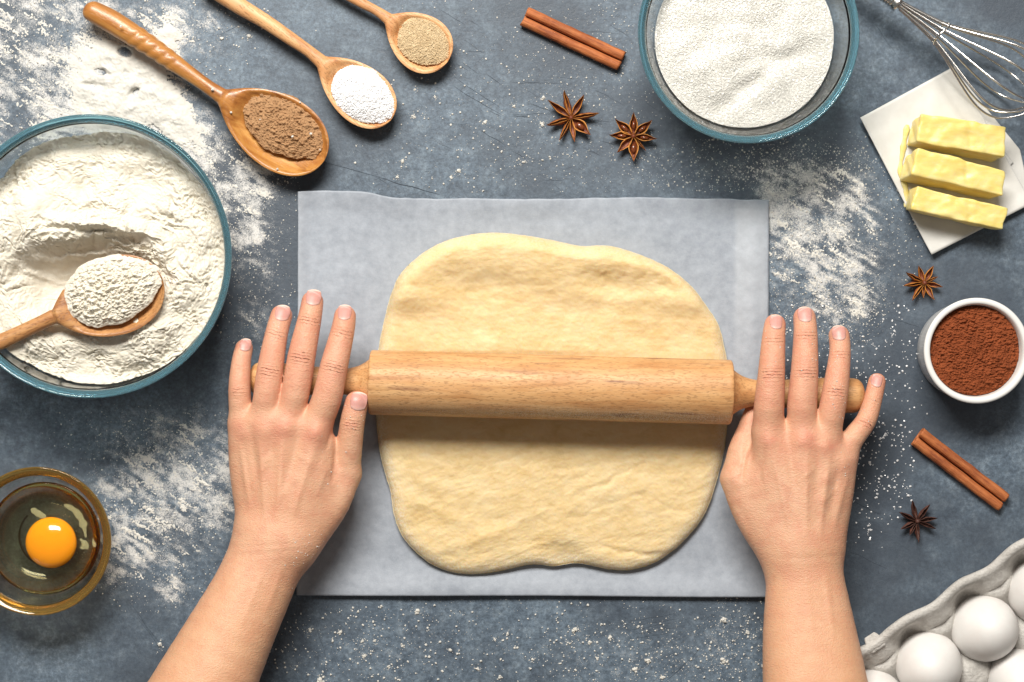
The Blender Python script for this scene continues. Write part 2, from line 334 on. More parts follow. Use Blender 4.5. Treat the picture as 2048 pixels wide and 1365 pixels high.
def scratches():
    Vs = []; Fs = []; o = 0; rg = np.random.default_rng(21)
    L = [(757, 355, 880, 390, 1.6), (640, 322, 760, 356, 1.0), (905, 172, 1005, 232, .9), (912, 128, 935, 141, .8), (905, 152, 1000, 216, .7), (962, 262, 1010, 290, 1.0), (1030, 305, 1052, 318, .8), (975, 150, 1000, 168, 1.0), (1023, 166, 1075, 167, .7), (1025, 232, 1055, 234, .8), (1060, 208, 1100, 222, .8), (1020, 230, 1100, 228, .5), (1180, 300, 1200, 312, .8), (1200, 282, 1230, 290, .8), (1165, 295, 1190, 308, .7), (1190, 180, 1250, 212, .6), (1290, 205, 1320, 225, .6),
         (1050, 165, 1120, 168, .6), (1130, 60, 1240, 68, .5), (760, 60, 800, 90, .7), (1700, 560, 1740, 580, .7), (1790, 640, 1840, 655, .8), (1700, 1000, 1760, 1030, .7), (1690, 1100, 1780, 1140, .5), (150, 1270, 70, 1150, .5), (520, 1255, 540, 1330, .6), (630, 1240, 655, 1330, .6), (1330, 1365, 1400, 1300, .7), (1735, 30, 1800, 120, .5), (1780, 140, 1815, 170, .4), (1860, 60, 1980, 180, .4), (880, 20, 930, 50, .6), (140, 20, 160, 60, .6), (480, 50, 440, 70, .6)]
    L += [(1260 + dx, 1243 + k_ * 9, 1350 + dx, 1228 + k_ * 9, .35) for k_, dx in ((0, 0), (1, 8), (2, -4), (3, 6), (4, 0))] + [(220 + q * 14, 1150 + q * 23, 330 + q * 12, 1300 + q * 20, .3) for q in range(4)]
    for q in range(26):
        x = rg.uniform(620, 1340); y = rg.uniform(40, 370); l = rg.uniform(14, 50); a = rg.choice([.55, .12, .6, .5]) + rg.normal() * .1; L.append((x, y, x + l * math.cos(a), y + l * math.sin(a), rg.uniform(.3, .7)))
    for (x0, y0, x1, y1, w) in L:
        t = np.linspace(0, 1, 12); nx_, ny_ = -(y1 - y0), (x1 - x0); q = math.hypot(nx_, ny_); nx_ /= q; ny_ /= q
        off = perlin(t * 3, t * 0 + x0, 3) * q * .035; ww = w * np.sin(PI * (t * .94 + .03))**.6
        for sgn in (1, -1):
            px = x0 + (x1 - x0) * t + nx_ * (off + sgn * ww * .5); py = y0 + (y1 - y0) * t + ny_ * (off + sgn * ww * .5)
            Vs.append(np.stack([(px - 1024) * S, -(py - 682.5) * S, 0 * px + .00012], -1))
        for i in range(11): Fs.append([o + i, o + 12 + i, o + 13 + i, o + 1 + i])
        o += 24
    sc = mk("scratch_marks", np.concatenate(Vs), Fs, Mat("dark_scratch", Base_Color=(.022, .032, .046), Roughness=.8).m, parent=top, smooth=False); sc["kind"] = "stuff"
scratches()
# relief of the spilled flour: only the cells where the layer has thickness are kept
def flour_sheet(label, x0, y0, x1, y1, step=1.5, seed=1, keep=None):
    xs = np.arange(x0, x1, step); ys = np.arange(y0, y1, step); Yp, Xp = np.meshgrid(ys, xs)
    D, T, Hh = dens(Xp, Yp)
    big = fbm(Xp / 70, Yp / 70, 3, seed); strk = fbm((Xp * .85 + Yp * .5) / 55, (-Xp * .5 + Yp * .85) / 13, 4, seed + 9)
    fine = fbm(Xp / 4.6, Yp / 4.6, 3, seed + 20, .8)
    d = D * (1 + .9 * big) + T
    g = np.minimum(D, .62) * (1 + .9 * big) * .80 + T * 1.1 + (strk * .95 + fine * .80) * sstep(.05, .4, d) * (1 - .75 * np.clip(T, 0, 1)) - .80 - Hh * 1.1
    h = np.clip(g, 0, 1.2) * .0008
    th = np.clip(T * 1.3 - .55 - Hh * 1.2, 0, 1); h = h + th * (.0024 + .0030 * fbm(Xp / 34, Yp / 34, 4, seed + 40, .42) + .0006 * fbm(Xp / 6, Yp / 6, 3, seed + 41))
    h = np.maximum(h, 0)
    if keep is not None: g = np.where(keep(Xp, Yp), g, -1)
    Vx = (Xp - 1024) * S; Vy = -(Yp - 682.5) * S
    V = np.stack([Vx, Vy, h + .00012], -1).reshape(-1, 3)
    F = grid_faces(*Xp.shape); gm = (g > 0).ravel()
    okf = gm[F].sum(1) >= 3; F = F[okf]
    edge = ~gm; V[edge, 2] = .00003
    used = np.unique(F); mp = np.full(len(V), -1); mp[used] = np.arange(len(used)); V = V[used]; F = mp[F][:, ::-1]
    o = mk("spilled_flour", V, F[:, ::-1], m_dust.m, origin=(*V[:, :2].mean(0), 0))
    return tag(o, label, "flour", None, "stuff")
flour_sheet("thick smeared flour with finger dents between the dark twisted spoon and glass bowl", -60, -40, 600, 560, 1.5, 2)
flour_sheet("brushed flour dusting between the raw egg bowl and left forearm", 150, 780, 500, 1260, 1.25, 31)
flour_sheet("small flour smudge between flour bowl and left little finger", 440, 561, 594, 700, 1.25, 41)
flour_sheet("flour dusting right of the parchment below the sugar bowl", 1370, 300, 1830, 700, 1.2, 52)

# loose grains and crumbs
ico = [(0, 0, 1), (.89, 0, .45), (.28, .85, .45), (-.72, .53, .45), (-.72, -.53, .45), (.28, -.85, .45), (.72, -.53, -.3), (.72, .53, -.3), (-.28, .85, -.3), (-.89, 0, -.3), (-.28, -.85, -.3)]
icoF = [[0, 1, 2], [0, 2, 3], [0, 3, 4], [0, 4, 5], [0, 5, 1], [1, 7, 2], [2, 8, 3], [3, 9, 4], [4, 10, 5], [5, 6, 1], [1, 6, 7], [2, 7, 8], [3, 8, 9], [4, 9, 10], [5, 10, 6]]
cubeV = np.array([(x, y, z) for x in (-1, 1) for y in (-1, 1) for z in (-1, 1)], float)
cubeF = np.array([[0, 1, 3, 2], [4, 6, 7, 5], [0, 4, 5, 1], [2, 3, 7, 6], [0, 2, 6, 4], [1, 5, 7, 3]])
def scatter(name, pts, sizes, mat, kind="ico", parent=None, label=None, cat=None, aspect=(1, 1, 1), jit=.25):
    n = len(pts); tv = np.array(ico) if kind == "ico" else cubeV; tf = np.array(icoF) if kind == "ico" else cubeF
    ang = RNG.random((n, 3)) * 2 * PI
    ca, sa = np.cos(ang), np.sin(ang)
    Vt = tv[None] * np.array(aspect) * (1 + jit * RNG.standard_normal((n, len(tv), 3)) * (kind == "ico"))
    if kind != "ico":
        Vt = np.stack([Vt[..., 0], Vt[..., 1] * ca[:, 0:1] - Vt[..., 2] * sa[:, 0:1], Vt[..., 1] * sa[:, 0:1] + Vt[..., 2] * ca[:, 0:1]], -1)
        tlt = (ang[:, 1:2] - PI) * .22; c2, s2 = np.cos(tlt), np.sin(tlt)
        Vt = np.stack([Vt[..., 0] * c2 + Vt[..., 2] * s2, Vt[..., 1], -Vt[..., 0] * s2 + Vt[..., 2] * c2], -1)
    Vt = np.stack([Vt[..., 0] * ca[:, 2:3] - Vt[..., 1] * sa[:, 2:3], Vt[..., 0] * sa[:, 2:3] + Vt[..., 1] * ca[:, 2:3], Vt[..., 2]], -1)
    Vt = Vt * np.asarray(sizes)[:, None, None] + np.asarray(pts)[:, None]
    F = (tf[None] + (np.arange(n) * len(tv))[:, None, None]).reshape(-1, tf.shape[1])
    o = mk(name, Vt.reshape(-1, 3), F, mat, parent=parent, smooth=False)
    if label: tag(o, label, cat, None, "stuff")
    else: o["kind"] = "stuff"
    return o
def rand_grains(regions):
    pts = []; sz = []
    for (cx, cy, rx, ry, n, s0, s1) in regions:
        a = RNG.random(n) * 2 * PI; r = np.abs(RNG.standard_normal(n)) * .6 if n < 100 else RNG.random(n)**.6 * 1.35
        px = cx + rx * r * np.cos(a); py = cy + ry * r * np.sin(a)
        s = (s0 + (s1 - s0) * RNG.random(n)**4) * S * 1.15
        for x, y, q in zip(px, py, s):
            if 596 < x < 1538 and 385 < y < 1193: continue
            v = P(x, y, 0); pts.append((v[0], v[1], q * .3)); sz.append(q)
    return np.array(pts), np.array(sz)
clumps = []
for (x, y, s) in [(970, 245, 5), (1047, 325, 5), (1028, 213, 4), (1087, 196, 5), (1085, 248, 5), (920, 343, 5), (830, 180, 3), (805, 323, 5), (903, 355, 4), (795, 355, 4), (828, 235, 3), (825, 232, 3),
                  (442, 77, 5), (498, 72, 5), (870, 195, 3), (835, 1223, 7), (620, 1260, 4), (680, 1265, 5), (725, 1283, 4), (750, 1282, 4), (1150, 1260, 6), (1220, 1275, 6), (1015, 1268, 4), (990, 1280, 4), (728, 1313, 5), (778, 1335, 4),
                  (955, 1338, 5), (1000, 1355, 5), (1295, 1322, 7), (1270, 1340, 7), (1325, 1355, 6), (1448, 1240, 7), (1448, 1322, 7), (1495, 1265, 5), (1180, 1285, 5), (1195, 1318, 5), (1065, 1320, 4), (640, 1362, 8), (320, 1290, 6), (805, 1292, 4), (900, 1300, 4)]:
    clumps.append((x, y, s * .6, s * .6, int(8 + s), s * .26, s * .56)); clumps.append((x, y, s * 2.6, s * 2.2, int(12 + s), .6, 1.3))
reg = clumps + [(950, 270, 190, 130, 420, .5, 2.2), (1150, 190, 150, 130, 420, .5, 1.7), (1050, 60, 200, 90, 160, .5, 1.5), (1230, 120, 110, 90, 200, .5, 1.4), (1180, 340, 160, 50, 150, .5, 1.5), (1050, 1290, 420, 70, 850, .5, 2.4), (1300, 1310, 180, 50, 500, .5, 2.2), (720, 1290, 150, 60, 300, .5, 2.4),
                (1480, 1280, 60, 70, 260, .5, 2.2), (1620, 470, 170, 150, 1500, .5, 1.8), (1500, 335, 190, 45, 900, .5, 1.6), (1660, 330, 120, 50, 260, .5, 1.7), (1700, 620, 60, 60, 350, .5, 1.6), (1600, 640, 90, 60, 400, .5, 1.6),
                (500, 600, 70, 80, 250, .5, 1.6), (480, 400, 90, 120, 700, .5, 1.6), (300, 1030, 130, 150, 900, .5, 1.6), (100, 120, 180, 150, 1200, .5, 2.2), (400, 60, 110, 80, 400, .5, 2.0), (280, 860, 160, 40, 200, .5, 1.4)]
p, s = rand_grains(reg)
for (x, y, z, q) in [(242, 53, .0285, 2.6), (425, 180, .0235, 3.0), (462, 225, .0225, 2.6), (555, 338, .0222, 2.4), (600, 205, .0222, 2.), (585, 273, .0245, 3.0), (622, 268, .0235, 3.2), (520, 240, .024, 1.6), (640, 300, .0225, 1.6), (632, 62, .0, 1.4)]:
    v = P(x, y, z); p = np.vstack([p, [v[0], v[1], z]]); s = np.append(s, q * S)
scatter("scattered_flour_specks", p, s, m_dust.m, label="fine flour specks and small crumbs scattered over the whole tabletop", cat="flour")
reg = [(1765, 950, 50, 80, 170, .6, 1.7), (1795, 740, 55, 110, 105, .6, 1.5), (1730, 860, 40, 90, 40, .6, 1.5), (1650, 700, 130, 80, 260, .6, 1.5), (1740, 1060, 35, 45, 30, .6, 1.5), (1540, 960, 60, 10, 0, 1, 2)]
p, s = rand_grains(reg)
scatter("scattered_sugar_grains", p, s, m_sugarw.m, "cube", label="glittering sugar crystals strewn on the bare tabletop right of the right hand", cat="sugar")

# ------------------------------------------------------------------ parchment sheet
def parchment():
    n, m = 260, 230; u = np.linspace(0, 1, n)[:, None]; v = np.linspace(0, 1, m)[None, :]
    x = (596 + (593.5 - 596) * v) * (1 - u) + (1538 + (1534 - 1538) * v) * u
    topy = 382 + 15 * sstep(.12, .22, u) + 2.2 * fbm(u * 14, u * 0 + .3, 3, 2) + 2 * u
    topy = topy + (-3.0) * sstep(.5, .7, u) + 4 * sstep(.75, 1, u)
    x = x + 1.2 * fbm(v * 9, v * 0 + .7, 3, 4)
    y = topy * (1 - v) + (1191 + 3.5 * u + .8 * np.sin(u * 9)) * v
    z = .0009 + .0022 * np.clip(fbm(u * 3.2 + 0 * v, v * 2.6 + 0 * u, 3, 8) + .2, 0, 1) + .0028 * np.exp(-((u - .965) / .03)**2) * sstep(1, .2, v)
    z = z + .0040 * sstep(.90, 1, v) + .0028 * sstep(.06, 0, v) * (.5 + fbm(u * 6, u * 0, 2, 3)) + .0003 * fbm(u * 40, v * 34, 3, 5)
    z = z + .0022 * sstep(.03, 0, u) * np.ones_like(v)
    inner = sstep(.10, .25, u) * sstep(.97, .85, u) * sstep(.04, .16, v) * sstep(.99, .90, v)
    z = z * (1 - .75 * inner)
    k = S * (H - z) / H
    V = np.stack([(x - 1024) * k, -(y - 682.5) * k, z], -1).reshape(-1, 3)
    pale = np.exp(-(np.maximum(np.abs(u - .962) - .028, 0) / .006)**2) * sstep(.6, .15, v) * .22 + 0 * v
    pale = pale * sstep(.0, .03, v) + .10 * sstep(.02, 0, u)
    o = mk("parchment_sheet", V, grid_faces(n, m, flip=True), m_paper.m, attrs={"pale": pale})
    md = o.modifiers.new("thickness", 'SOLIDIFY'); md.thickness = .00012; md.offset = -1
    tag(o, "large rectangular sheet of pale grey baking parchment lying under the dough", "parchment")
    return o
parchment()

# ------------------------------------------------------------------ dough
OUT = [(985, 466), (1040, 470), (1100, 480), (1160, 492), (1215, 492), (1260, 503), (1310, 522), (1350, 545), (1385, 575), (1415, 615), (1437, 650), (1448, 690), (1455, 730), (1458, 780), (1455, 850), (1448, 905), (1437, 950), (1422, 1000), (1403, 1040), (1375, 1075), (1345, 1103), (1305, 1128), (1260, 1141), (1215, 1139), (1180, 1131), (1150, 1127), (1110, 1133), (1080, 1130), (1050, 1132), (1000, 1143), (950, 1149), (905, 1145), (865, 1130), (830, 1103), (803, 1070), (788, 1030), (780, 980), (765, 930), (756, 880), (752, 830), (752, 780), (755, 720), (760, 680), (771, 630), (782, 590), (800, 550), (835, 515), (880, 487), (930, 472)]
def dough():
    c = catmull(OUT, 20); ze = .007; k = K(ze)
    ex = (c[:, 0] - 1024) * k; ey = -(c[:, 1] - 682.5) * k; n = len(c)
    tt = np.arange(n)
    wob = 1 + .0022 * fbm(tt / 9., tt * 0., 3, 4); cx, cy = P(1105, 800, ze)[:2]
    ex = cx + (ex - cx) * wob; ey = cy + (ey - cy) * wob
    R = np.concatenate([np.linspace(.0, .80, 150), np.linspace(.803, .999, 75)])
    PXe = np.stack([ex, ey], -1)
    Xg = cx + R[:, None] * (ex - cx); Yg = cy + R[:, None] * (ey - cy)
    sub = PXe[::6]
    pts = np.stack([Xg, Yg], -1).reshape(-1, 2); d = np.empty(len(pts))
    for i in range(0, len(pts), 20000):
        q = pts[i:i + 20000]; a = sub; b = np.roll(sub, -1, 0); ab = b - a
        t = np.clip(((q[:, None] - a) * ab).sum(-1) / (ab**2).sum(-1), 0, 1)
        d[i:i + 20000] = np.sqrt((((a + t[..., None] * ab) - q[:, None])**2).sum(-1)).min(1)
    d = d.reshape(Xg.shape)
    qx = Xg / K(.012) + 1024; qy = -Yg / K(.012) + 682.5
    w = .0125; prof = np.sqrt(np.clip(1 - (1 - np.minimum(d / w, 1))**2, 0, 1))
    Tk = np.full_like(Xg, .0118)
    up = sstep(690, 560, qy); Tk += up * .003 + .0060 * sstep(.060, .008, d) * sstep(640, 590, qy)
    for (x, y, rx, ry, rot, a) in [(985, 575, 130, 32, 5, -.0045), (1250, 570, 120, 26, 8, -.0062), (1100, 620, 170, 40, 0, -.002), (1330, 566, 30, 14, 25, -.004), (1340, 650, 60, 60, 0, -.0012), (1120, 560, 60, 30, 0, .0014),
                                   (1000, 690, 250, 30, 0, .0012), (1130, 1110, 40, 22, 10, -.0045), (1290, 1108, 55, 7, 6, -.003), (1230, 1100, 50, 6, 12, -.0018), (1080, 1100, 60, 6, -14, -.0016), (1000, 1060, 140, 10, -22, .0012), (1130, 1000, 160, 6, -24, -.0010), (1200, 970, 120, 5, -28, -.0014), (1160, 1030, 150, 5, -20, -.0009), (1330, 1010, 90, 5, 20, -.0011), (850, 1010, 90, 14, 28, .0012), (930, 1080, 120, 20, -8, .0015), (1350, 900, 60, 30, 0, .0008)]:
        Tk += a * (.4 if ry < 8 else .9) * blob(qx + 9 * fbm(qx / 60, qy / 60, 2, 44), qy + 11 * fbm(qx / 45, qy / 45, 3, 45), x, y, rx, ry, rot)
    c1, s1 = math.cos(.38), math.sin(.38); ux = qx * c1 - qy * s1; uy = qx * s1 + qy * c1
    low = sstep(830, 960, qy)
    Tk += .0011 * fbm(qx / 95, qy / 60, 3, 3) + low * (.0005 * fbm(ux / 60, uy / 20, 4, 11) + .00022 * fbm(ux / 22, uy / 9, 3, 15)) + (1 - low) * (.0004 * fbm(qx / 30, qy / 14, 4, 21))
    Tk += .00022 * fbm(qx / 9, qy / 6, 3, 33)
    under = sstep(700, 715, qy) * sstep(870, 850, qy); Tk = Tk * (1 - under) + np.minimum(Tk, .0113) * under
    z = .0030 + (Tk - .003) * prof + .0006
    rings = [np.stack([Xg, Yg, z], -1)]
    for (f, zz) in [(1.0, .0060), (1.0015, .0045), (.998, .0025), (.985, .0012), (.9, .0010)]:
        rings.append(np.stack([cx + f * (ex - cx), cy + f * (ey - cy), np.full(n, zz)], -1)[None])
    V = np.concatenate(rings, 0); m = V.shape[0]
    fl = np.concatenate([sstep(.014, .003, d) * (.35 + .65 * sstep(600, 900, qy)), np.full((5, n), .8)], 0)
    o = mk("bread_dough", V.reshape(-1, 3), grid_faces(m, n, True), m_dough.m, attrs={"floury": fl}, origin=(cx, cy, 0))
    tag(o, "flattened pale yellow yeast dough with rounded corners under the rolling pin", "dough")
dough()

# ------------------------------------------------------------------ rolling pin
PZ = .0385
a0 = P(740, 765, PZ); a1 = P(1462, 785, PZ); PANG = math.atan2(a1[1] - a0[1], a1[0] - a0[0]); PL = np.linalg.norm(a1 - a0)
pin = thing("rolling_pin", "light beech rolling pin laid across the dough under both hands", "rolling pin", tuple((a0 + a1) / 2), PANG)
def revolve_x(name, prof, mat, parent, n=72, attrs=None):
    prof = np.asarray(prof, float); a = np.arange(n) / n * 2 * PI
    V = np.stack([prof[:, 0, None] + 0 * a, prof[:, 1, None] * np.cos(a), prof[:, 1, None] * np.sin(a)], -1).reshape(-1, 3)
    at = None
    if attrs: at = {attrs: (np.exp(-((a - 3.85)/.30)**2)[None] + np.exp(-((a - 1.5 - PI + PI)/.01)**2)[None] * 0) * np.ones((len(prof), 1))}
    return mk(name, V, grid_faces(len(prof), n, True), mat, parent=parent, attrs=at)
hl = PL / 2; R0 = .0252
def dustattr(prof, n=144):
    prof = np.asarray(prof, float); a = np.arange(n) / n * 2 * PI
    V = np.stack([prof[:, 0, None] + 0 * a, prof[:, 1, None] * np.cos(a), prof[:, 1, None] * np.sin(a)], -1)
    # a: 0 = +y (towards the top of the picture), pi/2 = up, pi = towards the hands' wrists
    d = np.exp(-((a - 2.55) / .22)**2)[None] * sstep(-.15, .05, prof[:, 0])[:, None] * .9 + .25 * np.exp(-((a - 2.5) / .4)**2)[None]
    return mk("barrel", V.reshape(-1, 3), grid_faces(len(prof), n, True), m_pin.m, parent=pin, attrs={"dust": d})
dustattr([(-hl, .012), (-hl, R0 - .0012), (-hl + .0006, R0 - .0004), (-hl + .0016, R0)] + [(x, R0) for x in np.linspace(-hl + .004, hl - .004, 60)] + [(hl - .0016, R0), (hl - .0006, R0 - .0004), (hl, R0 - .0012), (hl, .012)])
def handle(sg):
    L = .094 if sg < 0 else .104
    pr = [(.0002, .0), (.0002, .0185), (.002, .0172), (.005, .0150), (.009, .0128), (.014, .0112), (.020, .0102), (.030, .0103), (.045, .0112), (.060, .0124), (.075, .0135), (.084, .0138), (L - .008, .0134), (L - .004, .0118), (L - .0015, .0085), (L - .0003, .004), (L, .0)]
    p2 = catmull(pr[1:], 5, False); p2 = np.vstack([[pr[0]], p2]); p2[:, 1] = np.maximum(p2[:, 1], 0)
    p2[:, 0] = sg * (p2[:, 0] + hl)
    if sg > 0: p2 = p2[::-1]
    revolve_x("handle", p2, m_handle.m, pin)
handle(-1); handle(1)

# ------------------------------------------------------------------ glass bowls and heaps
def glass_bowl(name, label, c, Rr, hgt, rb, th, mat, rmat, rimw=.0045, n=160, flare=0, cat="bowl", group=None):
    t = np.linspace(0, 1, 26); a = t * PI / 2
    ro = rb + (Rr - rimw * .4 - rb) * np.sin(a)**.9 ; zo = .0005 + (hgt - .006) * (1 - np.cos(a))**.85
    hj = hgt - .0062
    pf = (.55 * np.sin(a) + .45 * (1 - np.cos(a))) if flare else np.sin(a)**.9
    ro = rb + (Rr - rimw * .4 - rb) * pf
    ri = (rb - th) + (Rr - rimw - .0018 - rb + th) * pf; zi = .0035 + th + (hj - .0005 - .0035 - th) * (1 - np.cos(a))**.85
    zo = .0005 + (hj - .0005) * (1 - np.cos(a))**.85
    root = thing(name, label, cat, (c[0], c[1], 0), 0, group)
    prof = [(0, .0035), (rb * .75, .0035), (rb * .80, .0005), (rb * .93, .0005)] + list(zip(ro, zo)) + list(zip(ri, zi))[::-1] + [(0, .0035 + th)]
    V, F = lathe(prof, n); mk("bowl_wall", V, F, mat, parent=root)
    A1 = ro[-1]; B1 = ri[-1]; z1 = hj + .00015
    dr = rimw * .75
    rp = [(B1 + .0003, z1), (A1, z1), (Rr - .0003, hgt - .0045), (Rr, hgt - .0020), (Rr - .0003, hgt - .0006), (Rr - .0009, hgt), (Rr - .0016, hgt - .0003), (Rr - .0026, hgt - .0009), (Rr - rimw, hgt - .0025), (Rr - rimw - .0010, hgt - .0038), (B1 + .0001, hgt - .0056), (B1 + .0003, z1)]
    V, F = lathe(rp, n); mk("rim", V, F, rmat, parent=root)
    return ri, zi
def heap(name, label, cat, c, ri, zi, zs, hf, mat, n=520, m=130, gap=.0009, irr=0, parent=None):
    """powder filling a bowl: hf(px_local_x, y, rho) gives the height above zs"""
    Rw = np.interp(zs, zi, ri) - gap
    a = np.arange(n) / n * 2 * PI; rho = np.linspace(0, 1, m)**.85
    X = rho[:, None] * Rw * np.cos(a); Y = rho[:, None] * Rw * np.sin(a)
    Z = zs + hf(X, Y, rho[:, None] + 0 * a)
    Rr = np.interp(Z, zi, ri) - gap; f = 1 + (Rr / Rw - 1) * rho[:, None]**3
    V = [np.stack([X * f, Y * f, Z], -1)]
    zl = np.linspace(1, 0, 10)[1:]
    for q in zl:
        zz = zi[0] + .0006 + (Z[-1] - zi[0] - .0006) * q; rr = np.interp(zz, zi, ri) - gap
        V.append(np.stack([rr * np.cos(a), rr * np.sin(a), zz], -1)[None])
    V.append(np.stack([0 * a, 0 * a, 0 * a + zi[0] + .0006], -1)[None])
    V = np.concatenate(V, 0); M = V.shape[0]
    o = mk(name, V.reshape(-1, 3) + np.array([c[0], c[1], 0]), grid_faces(M, n, True), mat, origin=(c[0], c[1], 0), parent=parent)
    if label: tag(o, label, cat, None, "stuff")
    return V[:m]

# big bowl with flour
cF = P(180, 513, .085)
ri, zi = glass_bowl("glass_bowl", "large glass bowl holding the flour at the left edge", cF, .1072, .088, .062, .0035, m_glass.m, m_rim.m, group="glass mixing bowls")
SPC = P(205, 575, .06) - cF           # the hollow dug by the spoon
def hf_flour(X, Y, rho):
    px = X / K(.06); py = -Y / K(.06)           # pixels from the bowl centre, y down
    z = -.004 + .010 * fbm(px / 130, py / 130, 3, 4)
    z = z - .006 * sstep(.75, 1.0, rho) + .003 * sstep(.93, 1, rho)
    r2 = np.hypot((px - 10) / 1.15, (py - 60) / 1.0)
    ring = np.exp(-((r2 - 125) / 26)**2); z += .0050 * ring * sstep(130, 20, py)
    z -= .030 * blob(px, py, -25, 50, 140, 80, -8, 1.8) + .008 * blob(px, py, -75, 45, 70, 40, 0)
    z += .006 * blob(px, py, -120, -40, 60, 60, 0) - .006 * blob(px, py, -100, -10, 30, 40, 30) - .006 * blob(px, py, -165, 0, 30, 60, 0)
    z -= .0035 * blob(px, py, -30, -125, 10, 22, -20) + .003 * blob(px, py, 60, -85, 70, 8, 12) + .002 * blob(px, py, 90, 150, 100, 18, -25)
    z += .004 * blob(px, py, 20, 150, 120, 20, -8)
    smooth = blob(px, py, -70, 30, 100, 60, 0, 2) + blob(px, py, 20, 128, 130, 24, -10, 2) + .8 * blob(px, py, -110, -110, 60, 35, -30, 1.5) + .7 * blob(px, py, 20, -150, 90, 30, 5, 1.5)
    rough = 1 - .9 * np.clip(smooth, 0, 1)
    wx = px + 14 * fbm(px / 50, py / 50, 3, 60); wy = py + 14 * fbm(px / 50, py / 50, 3, 61)
    lump = 1 - np.abs(fbm(wx / 16, wy / 13, 3, 7, .5)) * 2.2
    th = np.arctan2(wy - 60, wx - 10); amt = sstep(-.35, .45, fbm(px / 70, py / 70, 2, 77))
    ridg = 1 - np.abs(fbm(r2 / 34 + .9 * fbm(px / 60, py / 60, 2, 3), th * 1.6, 3, 12)) * 2
    crack = np.exp(-(np.abs(fbm(wx / 55, wy / 40, 3, 71)) / .035)**2) * sstep(.0, .3, fbm(px / 90, py / 90, 2, 72))
    z += rough * (-.0020 * (1 - lump) * (.35 + .9 * amt) + .0034 * ridg * sstep(70, 110, r2) * sstep(215, 170, r2) * sstep(110, 40, py) + .0004 * fbm(px / 5, py / 5, 3, 19) - .0022 * crack) + .0004 * fbm(px / 20, py / 20, 4, 30)
    for (x, y, rx, ry, rot, a_) in [(5, -60, 90, 9, 10, .0045), (10, -48, 95, 7, 8, -.0050), (-20, -5, 120, 8, -6, .0040), (85, 20, 12, 60, -30, .0035), (-130, 30, 40, 9, 20, .003), (-20, -150, 16, 30, -25, -.0035), (-95, -60, 30, 18, 35, -.0045), (60, 168, 70, 9, -20, .003), (110, 110, 50, 8, -50, .003)]:
        z += a_ * blob(wx, wy, x, y, rx, ry, rot)
    return z
heap("bowl_of_flour", "cream white flour heaped inside the large glass bowl with a hollow around the spoon", "flour", cF, ri, zi, .066, hf_flour, m_flour.m, 760, 250)

# sugar bowl
cS = P(1497, 66, .075)
ri, zi = glass_bowl("glass_bowl", "glass bowl full of white sugar cut off by the top edge", cS, .0842, .078, .046, .0032, m_glass.m, m_rim.m, flare=1, group="glass mixing bowls")
def hf_sugar(X, Y, rho):
    px = X / K(.05); py = -Y / K(.05)
    z = .004 * (1 - rho**2) + .0055 * (1 - .8 * rho**4) * fbm(px / 85 + .3, py / 85 - .2, 2, 6) - .0050 * blob(px, py, 10, 95, 75, 17, -38) - .0034 * blob(px, py, 60, 40, 62, 17, -5) + .004 * blob(px, py, 80, 95, 45, 40, 0) + .003 * blob(px, py, -90, 60, 70, 60, 0)
    return z + .00028 * fbm(px / 4, py / 4, 3, 8, .8)
sg = heap("bowl_of_sugar", "coarse white sugar filling the glass bowl at the top edge", "sugar", cS, ri, zi, .049, hf_sugar, m_sugar.m, 420, 140)
def crystals(name, surf, c, n, size, mat, label, cat, aspect=(1, 1, 1), parent=None, kind="cube"):
    g = surf.reshape(-1, 3); R = np.abs(g[:, :2]).max()
    i = RNG.random(n)**.5 * .995 * (surf.shape[0] - 1); i = (surf.shape[0] - 1) * (i / (surf.shape[0] - 1))**(1 / .85); i = np.clip(i.astype(int), 0, surf.shape[0] - 1)
    j = RNG.integers(0, surf.shape[1], n); p = surf[i, j] + RNG.standard_normal((n, 3)) * size * .4
    p = p + np.array([c[0], c[1], 0])
    return scatter(name, p, size * (.6 + .7 * RNG.random(n)), mat, kind, label=label, cat=cat, aspect=aspect, parent=parent)
crystals("sugar_crystals", sg, cS, 34000, .00040, m_sugar.m, "sparkling loose sugar crystals covering the sugar in the glass bowl", "sugar", (1, .85, .8))

